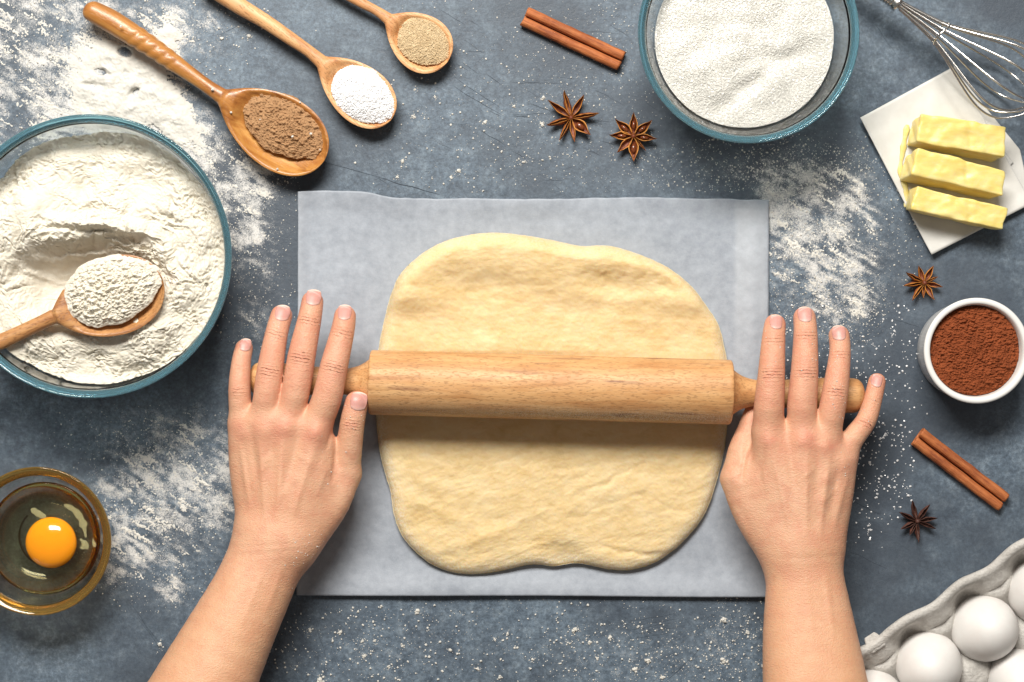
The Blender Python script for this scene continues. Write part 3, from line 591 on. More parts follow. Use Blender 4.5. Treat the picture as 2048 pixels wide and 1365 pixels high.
# egg bowl
cE = P(73, 1083, .045)
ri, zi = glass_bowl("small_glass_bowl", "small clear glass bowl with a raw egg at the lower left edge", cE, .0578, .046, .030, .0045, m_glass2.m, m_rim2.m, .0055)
def raw_egg():
    yc = P(101, 1086, .022) - cE
    t = thing("raw_egg", "raw egg with orange yolk in the small glass bowl", "egg", (cE[0], cE[1], .008))
    zs = .021; Rw = np.interp(zs, zi, ri) - .0006; prof = [(0, zs)]
    prof = [(0, zs), (Rw * .6, zs), (Rw * .93, zs + .0002), (Rw - .0002, zs + .0012)]
    for z in np.linspace(zs, zi[0] + .0006, 8): prof.append((np.interp(z, zi, ri) - .0007, z))
    prof.append((0, zi[0] + .0006)); V, F = lathe(np.array(prof)[::-1], 96)
    mk("egg_white", V - np.array([0, 0, .008]), F, m_white.m, parent=t)
    n, m = 64, 32; a = np.arange(n) / n * 2 * PI; b = np.linspace(.001, PI - .001, m)
    V = np.stack([.0203 * np.sin(b)[:, None] * np.cos(a), .0203 * np.sin(b)[:, None] * np.sin(a), .0105 * np.cos(b)[:, None] + 0 * a], -1).reshape(-1, 3)
    V[:, 2] += .0195 - .008; V[:, 0] += yc[0]; V[:, 1] += yc[1]
    mk("yolk", V, grid_faces(m, n, True, flip=True), m_yolk.m, parent=t)
    prm = []
    for (q, w) in [([(128, 1010), (150, 1022), (165, 1045), (172, 1075)], 9), ([(160, 1078), (172, 1092), (160, 1096)], 6), ([(62, 1018), (80, 1030), (92, 1034)], 7), ([(185, 1078), (190, 1095)], 4)]:
        pth = catmull(np.array([P(x, y, .0222) for x, y in q]), 6, False) - cE; pth[:, 2] = .0215 - .008 + .0004
        rr = w * K() * np.sin(np.linspace(.25, PI - .25, len(pth))) * (1 + .25 * RNG.standard_normal(len(pth)))
        V, F = tube(pth, np.abs(rr), 8); V[:, 2] = (V[:, 2] - (.0215 - .008)) * .18 + .0215 - .008 + .0005; prm.append((V, F))
    V, F = join(prm); mk("chalaza", V, F, m_chal.m, parent=t)
raw_egg()

# cocoa in the white ramekin
cC = P(1954, 702, .045)
def ramekin():
    Ro = .0411; Ri = .0362; h = .046
    prof = [(0, .003), (Ro - .009, .003), (Ro - .008, 0), (Ro - .005, 0), (Ro - .0035, .004), (Ro - .0022, .02), (Ro - .0010, .036), (Ro - .0002, .0425), (Ro, .0445), (Ro - .0008, .0457), (Ro - .0020, h), (Ri + .0012, h - .0001), (Ri + .0002, h - .0012), (Ri - .0006, h - .005), (Ri - .002, .02), (Ri - .005, .007), (0, .006)]
    V, F = lathe(prof, 128); o = mk("ramekin", V + np.array([cC[0], cC[1], 0]), F, m_porc.m, origin=(cC[0], cC[1], 0)); tag(o, "round white porcelain ramekin with cocoa at the right edge", "ramekin")
ramekin()
def hf_cocoa(X, Y, rho):
    px = X / K(.04); py = -Y / K(.04)
    z = .0015 * (1 - rho**2) + .0015 * fbm(px / 40, py / 40, 3, 1) + .0030 * np.abs(fbm(px / 16, py / 10, 5, 16, .62)) + .0008 * fbm(px / 4, py / 4, 3, 8) - .0022 * sstep(.35, .75, (px + py) / 130) * sstep(.7, 1, rho)
    return z
heap("cocoa_powder", "reddish brown cocoa powder filling the white ramekin", "cocoa", cC, np.array([.0302, .0342, .0357]), np.array([.006, .02, .046]), .0385, hf_cocoa, m_cocoa.m, 460, 140, .0004)

# ------------------------------------------------------------------ wooden spoons
def spoon(label, mat, neck, end, L0, Wm, hpts, zr, depth, a=.75, twist=0, group=None, tilt=0.0, rim=6, name="wooden_spoon"):
    """neck, end: pixels of the ends of the spoon's bowl; hpts: handle centre line (px, py, half width px) starting at the neck"""
    k = K(zr); n0 = P(*neck, zr); d = P(*end, zr) - n0; L = np.linalg.norm(d[:2]); ang = math.atan2(d[1], d[0])
    root = thing(name, label, "spoon", (n0[0], n0[1], 0), ang, group)
    ca, sa = math.cos(-ang), math.sin(-ang)
    hp = []
    for (x, y, w) in hpts:
        q = P(x, y, zr) - n0; hp.append((q[0] * ca - q[1] * sa, q[0] * sa + q[1] * ca, w * k))
    hp = np.array(hp)[::-1]; hs = catmull(hp, 16, False)
    st = []
    w0 = hp[-1][2]
    for q in hs[:-1]: st.append((q[0], q[1], q[2], 0))
    for t in (1 - np.cos(np.linspace(0, PI, 70))) / 2:
        pk = a / (a + .5); w = Wm * k * (max(t, 1e-6) / pk)**a * ((1 - t) / (1 - pk))**.5
        w = math.hypot(w, w0 * (1 - t)**2)
        st.append((t * L, 0, max(w, 1e-5), t))
    M = 48; V = []
    nst = len(st); hend = hp[0]
    for i, (x, yc, w, t) in enumerate(st):
        bl = float(sstep(-.10 * L, .26 * L, x)); th = min(w, w0 * 1.5) * .85
        if t == 0:
            dd = x - st[0][0]; rr = hp[0][2]; e_ = math.sqrt(max(1e-4, 1 - max(0, 1 - dd / (rr * .9))**2)); w = w * e_; th = th * e_
        zc = zr - min(w0 * .8, .0055)
        if twist and t == 0:
            pass
        ed = max(0, 1 - ((t - .56) / .46)**2) if t > 0 else 0
        dep = depth * ed**.8 * float(sstep(.08, .25, t)) if t > 0 else 0
        tl = (depth + .0035) * math.sqrt(max(0, 1 - max(0, (t - .5) / .5)**2.5)) * (1 if t < 1 else 0) + .0006
        rimw = rim * k / max(w, 1e-4)
        for j in range(M):
            an = j / M * 2 * PI; u = math.cos(an); sn = math.sin(an)
            wh = 1.0
            if twist and t == 0:
                xx = x / k
                wh = 1 + (.11 * abs(math.sin(1.5 * an + xx / 7.5)) - .05) * float(sstep(-230, -200, xx) * sstep(-95, -120, xx))
            hz = zc + th * sn * wh; hy = w * u * wh
            if sn >= 0:
                uu = abs(u) / max(.3, 1 - rimw); bz = zr - .0009 * abs(u)**6 - dep * max(0, 1 - uu * uu)**.62
            else:
                bz = zr - .0009 - tl * (-sn)**.9
            z = hz * (1 - bl) + bz * bl; y = hy * (1 - bl) + w * u * bl
            V.append((x, yc + y, z + tilt * x))
    V = np.array(V); F = grid_faces(nst, M, True).tolist(); F.append(list(range(M))[::-1]); F.append([(nst - 1) * M + q for q in range(M)])
    me = mesh_data("spoon_body", V, F); me.materials.append(mat)
    # split the one carved piece in its two parts, handle and spoon bowl, at the neck
    nh = len(hs) - 1 + 6
    Vh = V[:(nh + 1) * M]; Fh = grid_faces(nh + 1, M, True).tolist() + [list(range(M))[::-1]]
    Vb = V[nh * M:]; nb = nst - nh; Fb = grid_faces(nb, M, True).tolist() + [[(nb - 1) * M + q for q in range(M)]]
    bpy.data.meshes.remove(me)
    mk("spoon_handle", Vh, Fh, mat, parent=root); mk("spoon_bowl", Vb, Fb, mat, parent=root)
    return root, k, ang, n0
def spoon_heap(name, label, cat, ctr, sa_, sb_, rot, z0, hh, mat, lump, seed, n=260, m=70, drop=.006, irr=.03, pw=1.0):
    c = P(*ctr, z0); k = K(z0); a = np.arange(n) / n * 2 * PI; r = np.linspace(0, 1, m)**.9
    ir = 1 + irr * fbm(np.cos(a) * 2.5 + 5, np.sin(a) * 2.5, 4, seed) * 2
    egg = 1 - .12 * np.cos(a)
    X = r[:, None] * sa_ * k * np.cos(a) * ir; Y = r[:, None] * sb_ * k * np.sin(a) * ir * egg
    q = X / k; w = Y / k
    Z = z0 + hh * (1 - r[:, None]**2)**pw + lump(q, w, r[:, None])
    Vs = np.stack([X, Y, Z], -1); sk = []
    for f, dz in ((.995, .35), (.96, .7), (.85, 1)):
        sk.append(np.stack([X[-1] * f, Y[-1] * f, Z[-1] - drop * dz], -1)[None])
    V = np.concatenate([Vs] + sk, 0); ro = -math.radians(rot); cr, sr = math.cos(ro), math.sin(ro)
    def rotf(A):
        B = A.copy(); B[..., 0] = A[..., 0] * cr - A[..., 1] * sr; B[..., 1] = A[..., 0] * sr + A[..., 1] * cr; return B
    V = rotf(V)
    o = mk(name, V.reshape(-1, 3) + np.array([c[0], c[1], 0]), grid_faces(V.shape[0], n, True), mat, origin=(c[0], c[1], 0)); tag(o, label, cat, None, "stuff")
    return rotf(Vs), c
spoon("dark amber wooden spoon with twisted handle holding ground spice", m_spoonA.m, (440, 190), (648, 322), 245, 75,
      [(440, 190, 16), (415, 173, 14), (380, 148, 15), (340, 120, 18), (300, 92, 20), (260, 66, 22), (215, 38, 23), (166, 12, 20)], .022, .013, twist=1, rim=7, group="wooden spoons")
spoon_heap("ground_spice", "brown ground spice heaped in the dark amber twisted spoon", "spice", (572, 254), 90, 57, 33, .0165, .0055, m_spice.m,
           lambda q, w, r: .0022 * np.abs(fbm(q / 14, w / 11, 4, 5, .6)) * 1.6 + .0006 * fbm(q / 3.5, w / 3.5, 3, 8) + .001 * fbm(q / 30, w / 30, 2, 3), 5, 320, 90, irr=.05)
spoon("pale wooden spoon with white sugar, middle of the three upper spoons", m_spoonB.m, (640, 121), (782, 240), 195, 57,
      [(640, 121, 14), (615, 100, 12), (580, 76, 13.5), (530, 42, 15), (480, 12, 17), (430, -22, 19), (400, -44, 19)], .018, .010, rim=7, group="wooden spoons")
hsv, c_ = spoon_heap("spoon_sugar", "white sugar heaped in the middle of the upper spoons", "sugar", (728, 191), 70, 51, 39, .0165, .006, m_sugarw.m, lambda q, w, r: .0006 * fbm(q / 5, w / 5, 3, 8, .8) + .001 * fbm(q / 22, w / 22, 2, 3), 9, 200, 60)
crystals("sugar_crystals", hsv, c_, 5200, .00045, m_sugarw.m, "loose bright sugar crystals on the sugar in the middle upper spoon", "sugar", (1, .85, .8))
spoon("short pale wooden spoon full of beige dry yeast near the top centre", m_spoonC.m, (775, 36), (895, 124), 160, 57,
      [(775, 36, 12), (752, 20, 9.5), (725, 6, 10), (690, -14, 11), (650, -38, 12)], .016, .010, rim=9, group="wooden spoons")
hsv, c_ = spoon_heap("dry_yeast", "beige dry yeast granules in the short pale spoon", "yeast", (848, 84), 55, 45, 35, .0135, .0035, m_yeast.m, lambda q, w, r: .0004 * fbm(q / 4, w / 4, 3, 8, .8), 12, 200, 60)
crystals("yeast_granules", hsv, c_, 4200, .00040, m_yeast.m, "loose rod shaped yeast granules on top of the yeast in the short spoon", "yeast", (2.1, .7, .7))
# spoon stuck in the bowl of flour
spoon("brown wooden spoon scooping flour inside the large glass bowl", m_spoonD.m, (106, 634), (325, 560), 232, 79,
      [(104, 634, 15), (75, 648, 14.5), (35, 667, 15), (-10, 688, 16), (-60, 712, 17), (-130, 745, 17)], .0725, .014, rim=6, group="wooden spoons", a=.7)
spoon_heap("scooped_flour", "mound of lumpy flour piled on the spoon in the big bowl", "flour", (226, 579), 101, 68, -19, .0712, .0075, m_flour.m,
           lambda q, w, r: .0062 * np.abs(fbm(q / 17, w / 13, 3, 25, .5)) * sstep(1.0, .8, r) + .0005 * fbm(q / 4, w / 4, 3, 8), 15, 420, 130, irr=.035, drop=.009, pw=.9)

# ------------------------------------------------------------------ cinnamon sticks
def cinnamon(label, p0, p1, rpx, seed):
    z = .007; a = P(*p0, z); b = P(*p1, z); L = np.linalg.norm(b - a); ang = math.atan2(b[1] - a[1], b[0] - a[0]); r = rpx * K(z)
    root = thing("cinnamon_stick", label, "cinnamon stick", (*((a + b) / 2)[:2], 0), ang, "cinnamon sticks")
    sg = []
    th = np.linspace(0, 1, 60)
    for side in (1, -1):   # one scroll each side, joined underneath
        an = -PI / 2 + th * (2 * PI * 1.45); rr = r * .5 * (1 - .40 * th)
        sg.append(np.stack([side * (r * .5 - rr * np.sin(an + PI / 2) * -1 * 1 - 0) , rr * np.cos(an + PI / 2) * -1 + r * .55], -1))
    A = sg[0]; B = sg[1][::-1]; path = np.concatenate([B[:-1], A], 0)      # closed to a flattened 'B' section
    T = np.gradient(path, axis=0); T /= np.linalg.norm(T, axis=1)[:, None] + 1e-9; N = np.stack([-T[:, 1], T[:, 0]], -1)
    thk = .00035; loop = np.concatenate([path + N * thk, (path - N * thk)[::-1]], 0)
    xs = np.linspace(-L / 2, L / 2, 60); V = []
    for i, x in enumerate(xs):
        s = 1 + .04 * perlin(np.array(i * .13), np.array(.5), seed); oy = .0006 * float(perlin(np.array(i * .07), np.array(3.5), seed))
        e = .0012 * fbm(np.arange(len(loop)) / 14., 0 * loop[:, 0], 3, seed + (3 if i < 5 else 6)) if i in (0, 59) else 0
        wv = 1 + .03 * fbm(np.arange(len(loop)) / 9., 0 * loop[:, 0] + i * .12, 3, seed)
        V.append(np.stack([x + e + 0 * loop[:, 0], loop[:, 0] * s * wv + oy, loop[:, 1] * s * wv + .0006], -1))
    V = np.concatenate(V, 0); m = len(loop); F = grid_faces(60, m, True, flip=True).tolist()
    h = m // 2
    for q in range(h - 1):
        F.append([q, q + 1, m - 2 - q, m - 1 - q]); o_ = 59 * m; F.append([o_ + q + 1, o_ + q, o_ + m - 1 - q, o_ + m - 2 - q])
    mk("bark_scroll", V, F, m_cin.m, parent=root)
cinnamon("reddish cinnamon stick above the two larger star anise at the top", (1050, 32), (1243, 122), 20, 3)
cinnamon("rust brown cinnamon stick below the cocoa ramekin at the right", (1836, 874), (2008, 1006), 20.5, 9)

# ------------------------------------------------------------------ star anise
def carpel(L, w, hgt, gap, seed, tip=.0):
    """canoe shaped pod, open along the top by 'gap'; local x outwards"""
    n, m = 26, 18; t = np.linspace(0, 1, n); V = []; lip = []
    prof = np.sin(PI * np.clip(t, 0, 1)**.95)**.75 * (1 - .35 * t); prof = prof / prof.max()
    for i, s in enumerate(t):
        W_ = max(w * prof[i], .00025) ; Hh_ = max(hgt * (prof[i]**.7) * (1 - .2 * s), .0004); zt = hgt * .9 + .0016 * s**2 + tip * s**3
        g = gap * prof[i]**1.2
        for (fo, inner) in ((1.0, 0), (.80, 1)):
            for j in range(m):
                a = -PI / 2 + (j / (m - 1)) * PI if not inner else PI / 2 - (j / (m - 1)) * PI
                u = math.sin(a)
                y = W_ * fo * (u * (1 - .0) if abs(u) < .72 else math.copysign(.72 + (abs(u) - .72) * (1 - 2.6 * (1 - g)), u)); z = zt - Hh_ * fo * max(0, math.cos(a))**.8 + (.0002 if not inner else -.0001)
                V.append((s * L + .0008, y, z)); lip.append(max(0, (abs(u) - .86) / .14))
    V = np.array(V); mm = 2 * m
    V[:, 1] += .0005 * perlin(V[:, 0] * 300, V[:, 2] * 300, seed); 
    return V, grid_faces(n, mm, True).tolist(), np.array(lip)
def ell(cx, cy, cz, rx, ry, rz, n=16, m=10):
    a = np.arange(n) / n * 2 * PI; b = np.linspace(.02, PI - .02, m)
    V = np.stack([cx + rx * np.sin(b)[:, None] * np.cos(a), cy + ry * np.sin(b)[:, None] * np.sin(a), cz + rz * np.cos(b)[:, None] + 0 * a], -1).reshape(-1, 3)
    return V, grid_faces(m, n, True, flip=True).tolist()
def anise(label, c, pods, mat, seed, seeds):
    p = P(*c, .006); root = thing("star_anise", label, "star anise", (p[0], p[1], 0), 0, "star anise")
    for i, (deg, Lp, wp, gap, hz) in enumerate(pods):
        L = Lp * K(.006); a = math.radians(-deg)
        V, F, lip = carpel(L, wp * 1.22 * K(), .0062 * (Lp / 48)**.5, gap, seed + i, hz)
        V2 = V.copy(); V2[:, 0] = V[:, 0] * math.cos(a) - V[:, 1] * math.sin(a); V2[:, 1] = V[:, 0] * math.sin(a) + V[:, 1] * math.cos(a); V2[:, 2] += .0018
        pod = mk("pod", V2, F, mat, parent=root, attrs={"lip": lip})
        if i in seeds:
            x = L * .5; vs, fs = ell(0, 0, 0, L * .20, wp * K() * .52, .0022)
            vs = np.stack([(vs[:, 0] + x) * math.cos(a) - vs[:, 1] * math.sin(a), (vs[:, 0] + x) * math.sin(a) + vs[:, 1] * math.cos(a), vs[:, 2] + .0060], -1)
            mk("seed", vs, fs, m_seed.m, parent=pod)
    vs, fs = ell(0, 0, .0058, .0020, .0020, .0026); mk("core", vs, fs, mat, parent=root)
A = m_anise.m; B = m_anised.m
anise("largest star anise with mostly closed pods, nearest the cinnamon stick at the top", (1142, 236), [(-105, 54, 8, .05, .001), (-60, 50, 8.5, .45, .001), (-8, 54, 8, .04, .002), (42, 50, 9.5, 1.0, .0), (82, 48, 6.5, .5, 0), (117, 50, 6.5, .04, 0), (162, 50, 8, .03, .001), (216, 56, 7.5, .6, .002)], A, 11, (3,))
anise("orange-lipped star anise with open pods showing glossy seeds, closest to the sugar bowl", (1267, 273), [(-90, 45, 7.5, .9, .001), (-40, 46, 8, .9, .001), (7, 44, 7, .8, .001), (50, 36, 4, .15, 0), (90, 49, 8.5, 1.0, 0), (135, 45, 7.5, .8, 0), (182, 47, 7.5, .9, .001), (222, 48, 8, 1.0, .001)], A, 31, (0, 1, 2, 4, 6, 7))
anise("slim reddish brown star anise above the cocoa ramekin", (1849, 566), [(-110, 34, 6.5, .5, 0), (-63, 36, 6.5, .6, 0), (-25, 27, 4.5, .05, 0), (13, 35, 5.5, .6, 0), (62, 37, 6.5, .5, 0), (95, 28, 4.5, .3, 0), (126, 42, 6, .1, 0), (172, 42, 6, .1, .001), (208, 42, 6.5, .1, .001)], A, 51, ())
anise("smallest and darkest star anise beneath the right cinnamon stick", (1835, 1043), [(-105, 42, 6.5, .15, 0), (-55, 40, 6.5, .2, 0), (-10, 38, 6, .4, 0), (22, 37, 5.5, .3, 0), (88, 40, 6, .1, 0), (120, 30, 5, .1, 0), (155, 36, 6, .1, 0), (206, 40, 6, .2, 0)], B, 71, ())

# ------------------------------------------------------------------ butter on folded paper
def folded_paper():
    def sheet(cs, z, seed, n=60):
        u = np.linspace(0, 1, n)[:, None, None]; v = np.linspace(0, 1, n)[None, :, None]
        c = [P(x, y, z) for x, y in cs]
        V = (c[0] * (1 - u) + c[1] * u) * (1 - v) + (c[3] * (1 - u) + c[2] * u) * v
        V[..., 2] += (.0010 if z > .004 else .0001) * np.abs(fbm(u[..., 0] * 2.5 + 0 * v[..., 0], v[..., 0] * 2.5 + 0 * u[..., 0], 3, seed)) + (.0018 if z > .004 else .0004) * (sstep(.9, 1, v[..., 0]) + sstep(.1, 0, u[..., 0])) * .6
        return V.reshape(-1, 3), grid_faces(n, n).tolist()
    parts = [sheet([(1908, 137), (2040, 300), (2062, 398), (1872, 505)], .0012, 2), sheet([(1735, 262), (1902, 160), (2027, 326), (1860, 470)], .0022, 4), sheet([(1720, 236), (1909, 133), (2064, 407), (1862, 510)], .0054, 9)]
    t = thing("folded_wax_paper", "folded square of off-white wax paper under the butter slices", "wax paper", (*P(1890, 320, 0)[:2], 0))
    off = np.array([*P(1890, 320, 0)[:2], 0])
    for V, F in parts:
        o = mk("paper_layer", V - off, F, m_wax.m, parent=t); md = o.modifiers.new("thickness", 'SOLIDIFY'); md.thickness = .0003
folded_paper()
def butter(label, topq, botq, zt, seed, g):
    zb = .0064; n = [44, 18, 16]
    T_ = [P(x, y, zt) for x, y in topq]; B_ = [P(x, y, zb) for x, y in botq]
    def f(u, v, w):
        a = (T_[0] * (1 - u) + T_[1] * u) * (1 - v) + (T_[3] * (1 - u) + T_[2] * u) * v
        b = (B_[0] * (1 - u) + B_[1] * u) * (1 - v) + (B_[3] * (1 - u) + B_[2] * u) * v
        return b * (1 - w) + a * w
    Vs = []; Fs = []; off = 0
    def face(nu, nv, fn):
        nonlocal off
        u = np.linspace(0, 1, nu); v = np.linspace(0, 1, nv)
        uu, vv = np.meshgrid(u, v, indexing='ij'); Q = fn(uu[..., None], vv[..., None]); 
        Vs.append(Q.reshape(-1, 3)); Fs.append(grid_faces(nu, nv, off=off)); off += nu * nv
    O = lambda q: 0 * q
    face(n[0], n[1], lambda u, v: f(u, v, 1 + 0 * u)); face(n[0], n[1], lambda u, v: f(u, 1 - v, 0 * u))
    face(n[0], n[2], lambda u, w: f(u, 1 + 0 * u, 1 - w)); face(n[0], n[2], lambda u, w: f(u, 0 * u, w))
    face(n[1], n[2], lambda v, w: f(0 * v, v, 1 - w)); face(n[1], n[2], lambda v, w: f(1 + 0 * v, v, w))
    V = np.concatenate(Vs); F = np.concatenate(Fs)
    key = np.round(V * 1e6).astype(np.int64); _, idx, inv = np.unique(key, axis=0, return_index=True, return_inverse=True)
    inv = inv.ravel(); V = V[idx]; F = inv[F]
    cen = V.mean(0)
    # irregular cut faces, scraped lip along one side
    d = V - cen; nr = d / np.linalg.norm(d, axis=1)[:, None]
    V = V + nr * (.0024 * fbm(V[:, 0] * 62, V[:, 1] * 75 + V[:, 2] * 60, 3, seed))[:, None] + nr * (.0004 * fbm(V[:, 0] * 380 + V[:, 2] * 200, V[:, 1] * 380, 3, seed + 5))[:, None]
    top_ = V[:, 2] > zt - .003
    V[:, 2] += top_ * (.0007 * fbm(V[:, 0] * 140, V[:, 1] * 240, 3, seed + 2) - .0009 * np.exp(-((V[:, 0] - cen[0] - .008) / .0015)**2))
    V[:, 2] = np.maximum(V[:, 2], .0068)
    o = mk("butter_slice", V, F, m_butter.m, origin=(cen[0], cen[1], .0058)); tag(o, label, "butter", g)
    sm = o.modifiers.new("rounded", 'SMOOTH'); sm.factor = .7; sm.iterations = 3
    b = o.modifiers.new("soft", 'SUBSURF'); b.levels = 2; b.render_levels = 2
butter("widest butter slice, the one nearest the whisk", [(1842, 226), (2012, 254), (2009, 314), (1832, 284)], [(1822, 244), (1984, 276), (1982, 326), (1812, 292)], .031, 3, "slices of butter on wax paper")
butter("middle butter slice between the two others", [(1836, 294), (2012, 342), (2005, 392), (1822, 350)], [(1808, 316), (1978, 360), (1980, 402), (1796, 362)], .031, 13, "slices of butter on wax paper")
butter("lowest and narrowest butter slice with a ragged edge", [(1836, 372), (2017, 416), (2007, 460), (1824, 420)], [(1818, 382), (1990, 424), (1984, 460), (1806, 420)], .029, 23, "slices of butter on wax paper")
# scraped smear of butter beside the slices
qv = np.array([P(x, y, .0062) for x, y in [(1815, 250), (1806, 300), (1801, 345), (1812, 380), (1810, 415)]]); V, F = tube(catmull(qv, 8, False), np.array([3, 5, 7, 6, 5, 4, 5, 7, 6, 5, 5, 4, 3, 4, 5, 6, 6, 5, 4, 4, 5, 6, 6, 5, 5, 6, 5, 4, 4, 3, 3, 3, 2.]) * K(), 10)
V[:, 2] = .0062 + (V[:, 2] - .0062) * .35
tag(mk("butter_smear", V, F, m_butter.m, origin=(*qv[2][:2], .006)), "thin creamy butter smear along the left ends of the slices", "butter")

# ------------------------------------------------------------------ whisk
def whisk():
    z0 = .034; o0 = P(1797, 8, z0); ang = math.radians(-35); k = K(z0)
    root = thing("wire_whisk", "steel balloon whisk lying across the upper right corner", "whisk", tuple(o0), ang)
    s = np.linspace(0, 1, 90); Lw = 345 * k
    def hw(s): return 84 * k * np.sin(PI * np.clip(s, 0, 1)**1.75)**.62
    for i in range(5):
        ph = math.radians(8 + i * 36); R_ = np.minimum(hw(s) * 1.0, 84 * k)
        R_ = 6 * k + (R_ - 0) * np.maximum(s, 0)**.12; R_ = np.where(s > .985, R_ * np.sqrt(np.clip((1 - s) / .015, 0, 1)), R_)
        Ls = Lw * (1 - .03 * i / 4)
        w = np.interp(s, [0, .1, .2, .3, .45, .6, .7, .8, .88, .94, .98, 1], [7, 11, 16, 22, 42, 64, 76, 79, 68, 48, 24, 0]) * k
        w2 = np.convolve(np.pad(w, 4, mode='edge'), np.ones(9) / 9, 'valid'); w2[-5:] = w[-5:]
        up = np.stack([s * Ls, w2 * math.cos(ph), w2 * math.sin(ph)], -1); dn = np.stack([s * Ls, -w2 * math.cos(ph), -w2 * math.sin(ph)], -1)[::-1]
        path = np.concatenate([up, dn[1:]], 0)
        path = catmull(path[::4], 4, False)
        V, F = tube(path, 2.2 * k, 10); mk("wire_loop", V, F, m_steel.m, parent=root)
    a = np.linspace(0, 2 * PI, 40); sR = 26 * k
    V, F = tube(np.stack([103 * k + .0016 * np.sin(2 * a), sR * np.cos(a), sR * np.sin(a)], -1), 1.7 * k, 8); mk("binding_ring", V, F, m_steel.m, parent=root)
    prof = [(-260 * k, 0.)] + [(-260 * k + i * .0008, .0055 + (.0010 if i % 3 == 0 else 0)) for i in range(1, int(255 * k / .0008))] + [(-2 * k, .0068), (1 * k, .0068), (1.5 * k, .0)]
    prof = np.array(prof); n = 32; an = np.arange(n) / n * 2 * PI
    V = np.stack([prof[:, 0, None] + 0 * an, prof[:, 1, None] * np.cos(an), prof[:, 1, None] * np.sin(an)], -1).reshape(-1, 3)
    mk("coiled_handle", V, grid_faces(len(prof), n, True), m_steel.m, parent=root)
whisk()

# ------------------------------------------------------------------ egg carton and eggs
zE = .040; e0 = P(1971, 1258, zE)[:2]; Uv = e0 - P(1858, 1332, zE)[:2]; Vv = P(2046, 1362, zE)[:2] - e0
Ul = np.linalg.norm(Uv); u_ = Uv / Ul; v_ = np.array([u_[1], -u_[0]]); Vl = abs(Vv @ v_)
def carton():
    # column along u (a = lattice coordinate), strip across v
    A_ = np.linspace(-3.55, 2.55, 330)
    rows = []
    q1 = (P(1860, 1222, .058)[:2] - e0) @ v_     # distance of the rim from the first row of eggs (negative)
    def scal(a): return .0022 * np.cos(2 * PI * (a + .5)) + .0012 * perlin(a * 2.3, a * 0 + .3, 6)
    rim_z = .056 + .0022 * np.cos(2 * PI * (A_ + .02)) + .0012 * perlin(A_ * 3.1, A_ * 0, 4)
    # outside wall, lip, inner wall
    for dv, zf in ((.0165, 0.), (.0130, .25), (.0075, .6), (.0015, .90)):
        rows.append((q1 + dv - .003 + scal(A_) * .8, rim_z * zf + .0006))
    rows.append((q1 - .0040 + scal(A_), rim_z - .0022)); rows.append((q1 - .0036 + scal(A_), rim_z - .0004)); rows.append((q1 - .0020 + scal(A_), rim_z + .0003)); rows.append((q1 - .0004 + scal(A_), rim_z - .0008))
    def inner(b):
        c1_ = np.cos(2 * PI * A_); c2_ = math.cos(2 * PI * b)
        z = .029 - .0165 * (c1_ + c2_) / 2
        z = np.minimum(z, .0415); return np.maximum(z, .010)
    vb = -.5 * Vl; zb = inner(-.5)
    for f in np.linspace(.08, 1, 12):
        sc = scal(A_) * (1 - f) + .006 * f * np.cos(2 * PI * A_) * np.sin(PI * f) * -1
        zz = (rim_z - .001) * (1 - f) + zb * f; zz = zz - .003 * math.sin(PI * f) * (1 + np.cos(2 * PI * A_)) / 2
        rows.append(((q1) * (1 - f) + vb * f + sc, zz))
    for b in np.linspace(-.46, 1.5, 74): rows.append((b * Vl + 0 * A_, inner(b)))
    q2 = 1.5 * Vl + .014
    for f in np.linspace(.1, 1, 8): rows.append((1.5 * Vl + .014 * f + 0 * A_, inner(1.5) * (1 - f) + rim_z * f))
    rows.append((q2 + .005 + 0 * A_, rim_z)); rows.append((q2 + .009 + 0 * A_, rim_z * 0 + .0006))
    V = []
    for v, z in rows:
        xy = e0 + (A_ * Ul)[:, None] * u_ + v[:, None] * v_
        V.append(np.concatenate([xy, z[:, None]], 1))
    V = np.array(V); n, m = V.shape[:2]
    # close both ends with a slanting end wall
    V[:, 0, 2] = .0006; V[:, -1, 2] = .0006
    V[..., 2] += .0004 * fbm(V[..., 0] * 300, V[..., 1] * 300, 3, 9)
    t = thing("egg_carton", "grey moulded pulp egg carton in the lower right corner", "egg carton", (e0[0], e0[1], 0)); off = np.array([e0[0], e0[1], 0])
    tr = mk("tray", V.reshape(-1, 3) - off, grid_faces(n, m), m_pulp.m, parent=t); md = tr.modifiers.new("thickness", 'SOLIDIFY'); md.thickness = .0016; md.offset = -1
    # closing tab standing out from the rim
    c0 = P(1752, 1290, .054); pr = []
    for i, uu in enumerate(np.linspace(-1, 1, 12)):
        for vv in np.linspace(0, 1, 8):
            w = (.0062 if vv < .6 else .0062 * math.sqrt(max(0, 1 - ((vv - .6) / .55)**2)))
            xy = c0[:2] + u_ * w * uu - v_ * (.0125 * vv - .004); pr.append((*xy, .0545 - .0030 * vv))
    tb = mk("tab", np.array(pr) - off, grid_faces(12, 8, flip=True), m_pulp.m, parent=t); md = tb.modifiers.new("thickness", 'SOLIDIFY'); md.thickness = .0020
carton()
def egg_mesh():
    n, m = 56, 36; a = np.arange(n) / n * 2 * PI; b = np.linspace(.001, PI - .001, m); z = np.cos(b); r = np.sin(b) * (1 - .10 * z)
    V = np.stack([.0258 * r[:, None] * np.cos(a), .0258 * r[:, None] * np.sin(a), .0305 * z[:, None] + 0 * a], -1).reshape(-1, 3)
    me = mesh_data("egg", V, grid_faces(m, n, True, flip=True)); me.materials.append(m_egg.m); return me
em = egg_mesh()
